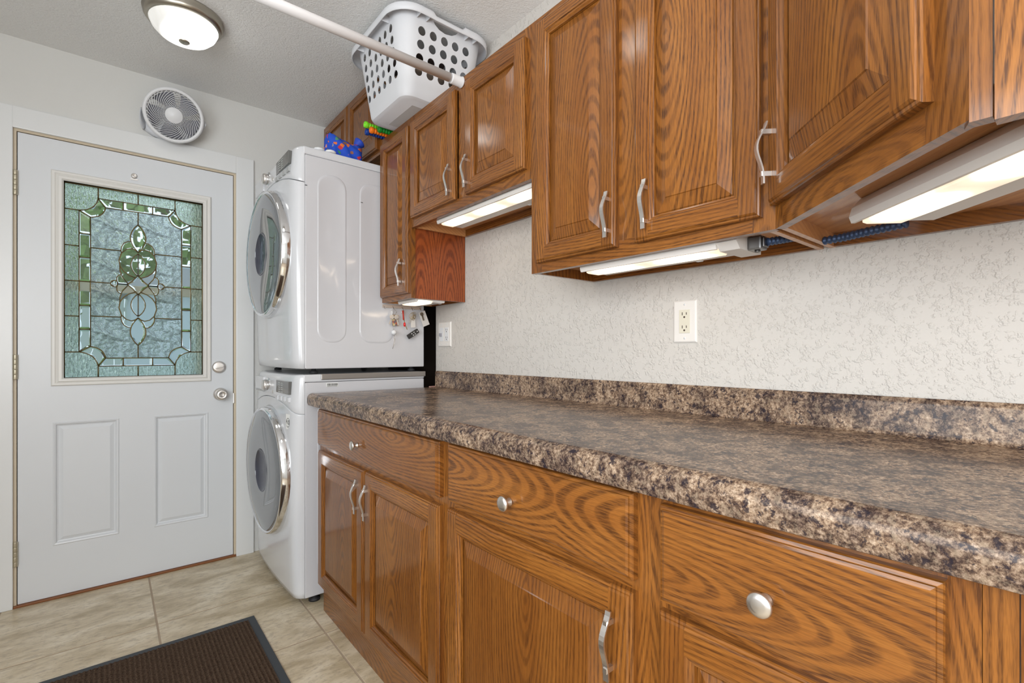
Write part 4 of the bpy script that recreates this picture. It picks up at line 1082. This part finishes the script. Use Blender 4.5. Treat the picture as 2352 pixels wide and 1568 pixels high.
# ------------------------------------------------------------------ door mat
mt = empty('door_mat', (.002, 1.475, 0)); tag(mt, 'ribbed brown door mat with dark grey rubber border on the tiles', 'mat')
m = MB(); rect_rings(m, 0, 0, 0, 0, []) if False else None
m.box(-.460, .460, -.75, .75, .0005, .006, .002); m.build('rubber_border', plain('charcoal_rubber', (.045, .052, .06), .6), mt)
n = N('brown_ribbed_pile'); p = n.sep(n.obj())
rib = n.math('SINE', n.math('MULTIPLY', p[0], 2*PI/.0135))
c_ = n.mix(n.ramp(n.noise(n.obj(), 210, 3, .7), [(.35, 0.0), (.65, 1.0)]), (.040, .024, .015), (.125, .082, .055))
c_ = n.mix(n.math('MULTIPLY', n.ramp(n.math('SUBTRACT', .5, n.math('MULTIPLY', rib, .5)), [(.4, 0.0), (1, 1.0)]), .35), c_, (.026, .016, .011))
n.bump(n.math('ADD', n.math('MULTIPLY', rib, .4), n.noise(n.obj(), 300, 2)), .5, .003)
PILE = n.set(col=c_, rough=.95, spec=.1)
m = MB(); k = 128; X0, X1 = -.432, .432; vs = []
for i in range(k*2+1):
    x = X0+(X1-X0)*i/(k*2); z = .0068+(.0022 if i % 4 < 2 else 0)
    vs += [(x, -.722, z), (x, .722, z)]
m.add(vs, [(2*i, 2*i+1, 2*i+3, 2*i+2) for i in range(k*2)], True); m.build('ribbed_pile', PILE, mt, recalc=False)

# ------------------------------------------------------------------ outside
GRASS = N('lawn'); GRASS.set(col=GRASS.mix(GRASS.noise(GRASS.pos(), 3, 4, .6), (.17, .27, .17), (.32, .40, .33)), rough=.9)
tag(MB().box(-9, 9, DY+.3, DY+22, -.35, -.2).build('lawn', GRASS.m), 'pale green lawn outside beyond the door', 'lawn'); bpy.data.objects['lawn']['kind'] = 'structure'
LEAF = N('foliage'); LEAF.set(col=LEAF.mix(LEAF.noise(LEAF.pos(), 6, 4, .7), (.05, .13, .025), (.30, .45, .12)), rough=.7)
BARK = plain('bark', (.09, .06, .04), .9)
def tree(label, x, y, h, r, seed):
    e = empty('tree', (x, y, -.2)); tag(e, label, 'tree', 'trees in the yard outside')
    rnd = random.Random(seed); m = MB(); m.tube([(0, 0, 0), (.05, .02, h*.4), (0, 0, h*.75)], .12, 10, rr=[.16, .12, .06]); m.build('trunk', BARK, e)
    m = MB()
    for i in range(1500):
        u = rnd.random()*2*PI; w_ = rnd.uniform(-1, 1); q = r*(.45+.55*rnd.random()**.4); s = math.sqrt(1-w_*w_)
        c = Vector((q*s*math.cos(u), q*s*math.sin(u), h*.62+q*w_*1.15)); d = Vector((rnd.gauss(0, 1), rnd.gauss(0, 1), rnd.gauss(0, 1))).normalized()
        a = d.orthogonal().normalized()*r*.09; b = d.cross(a)
        m.add([c-a, c-b*.6, c+a, c+b*.6], [(0, 1, 2, 3)])
    m.build('crown', LEAF.m, e, recalc=False)
tree('leafy green tree outside behind the left part of the door glass', -1.15, 6.6, 4.2, 1.25, 3)
tree('leafy green tree outside behind the top of the door glass', .95, 13.2, 6.4, 1.5, 4)
tree('leafy green tree outside left of the shed', -3.4, 11.5, 5.0, 1.6, 5)
SID = N('pale_siding'); SID.set(col=(.46, .54, .58), rough=.6)
sh = empty('shed', (1.75, 9.0, -.2)); tag(sh, 'pale blue-grey shed outside behind the middle of the door glass', 'shed')
for i in range(16): MB().box(-1.5, 1.5, 0, .03, .14*i, .14*i+.135, .006).build('siding_board', SID.m, sh, rot=(math.radians(-3), 0, 0))
MB().box(-1.5, 1.5, .06, 2.0, 0, 2.24).build('wall', SID.m, sh)
m = MB(); m.prism([(-1.7, 2.24), (1.7, 2.24), (0, 3.0)], -.1, 2.1, 'Y'); m.build('roof', plain('grey_shingle', (.35, .36, .38), .8), sh)

FB = plain('weathered_fence_board', (.55, .63, .61), .8)
fn = empty('fence', (0, 15.2, -.2)); tag(fn, 'tall pale grey-green board fence across the back of the yard outside', 'fence')
fmesh = None
for i in range(52):
    if fmesh is None:
        o = MB().box(-.095, .095, -.012, .012, 0, 3.0, .004).build('board', FB, fn); fmesh = o.data
    else:
        o = bpy.data.objects.new('board', fmesh); COL.objects.link(o); o.parent = fn
    o.location = (-5+.2*i, .004*(i % 3), 0)
for z in (.5, 2.3): MB().box(-5.1, 5.4, .02, .06, z, z+.09).build('rail', FB, fn)
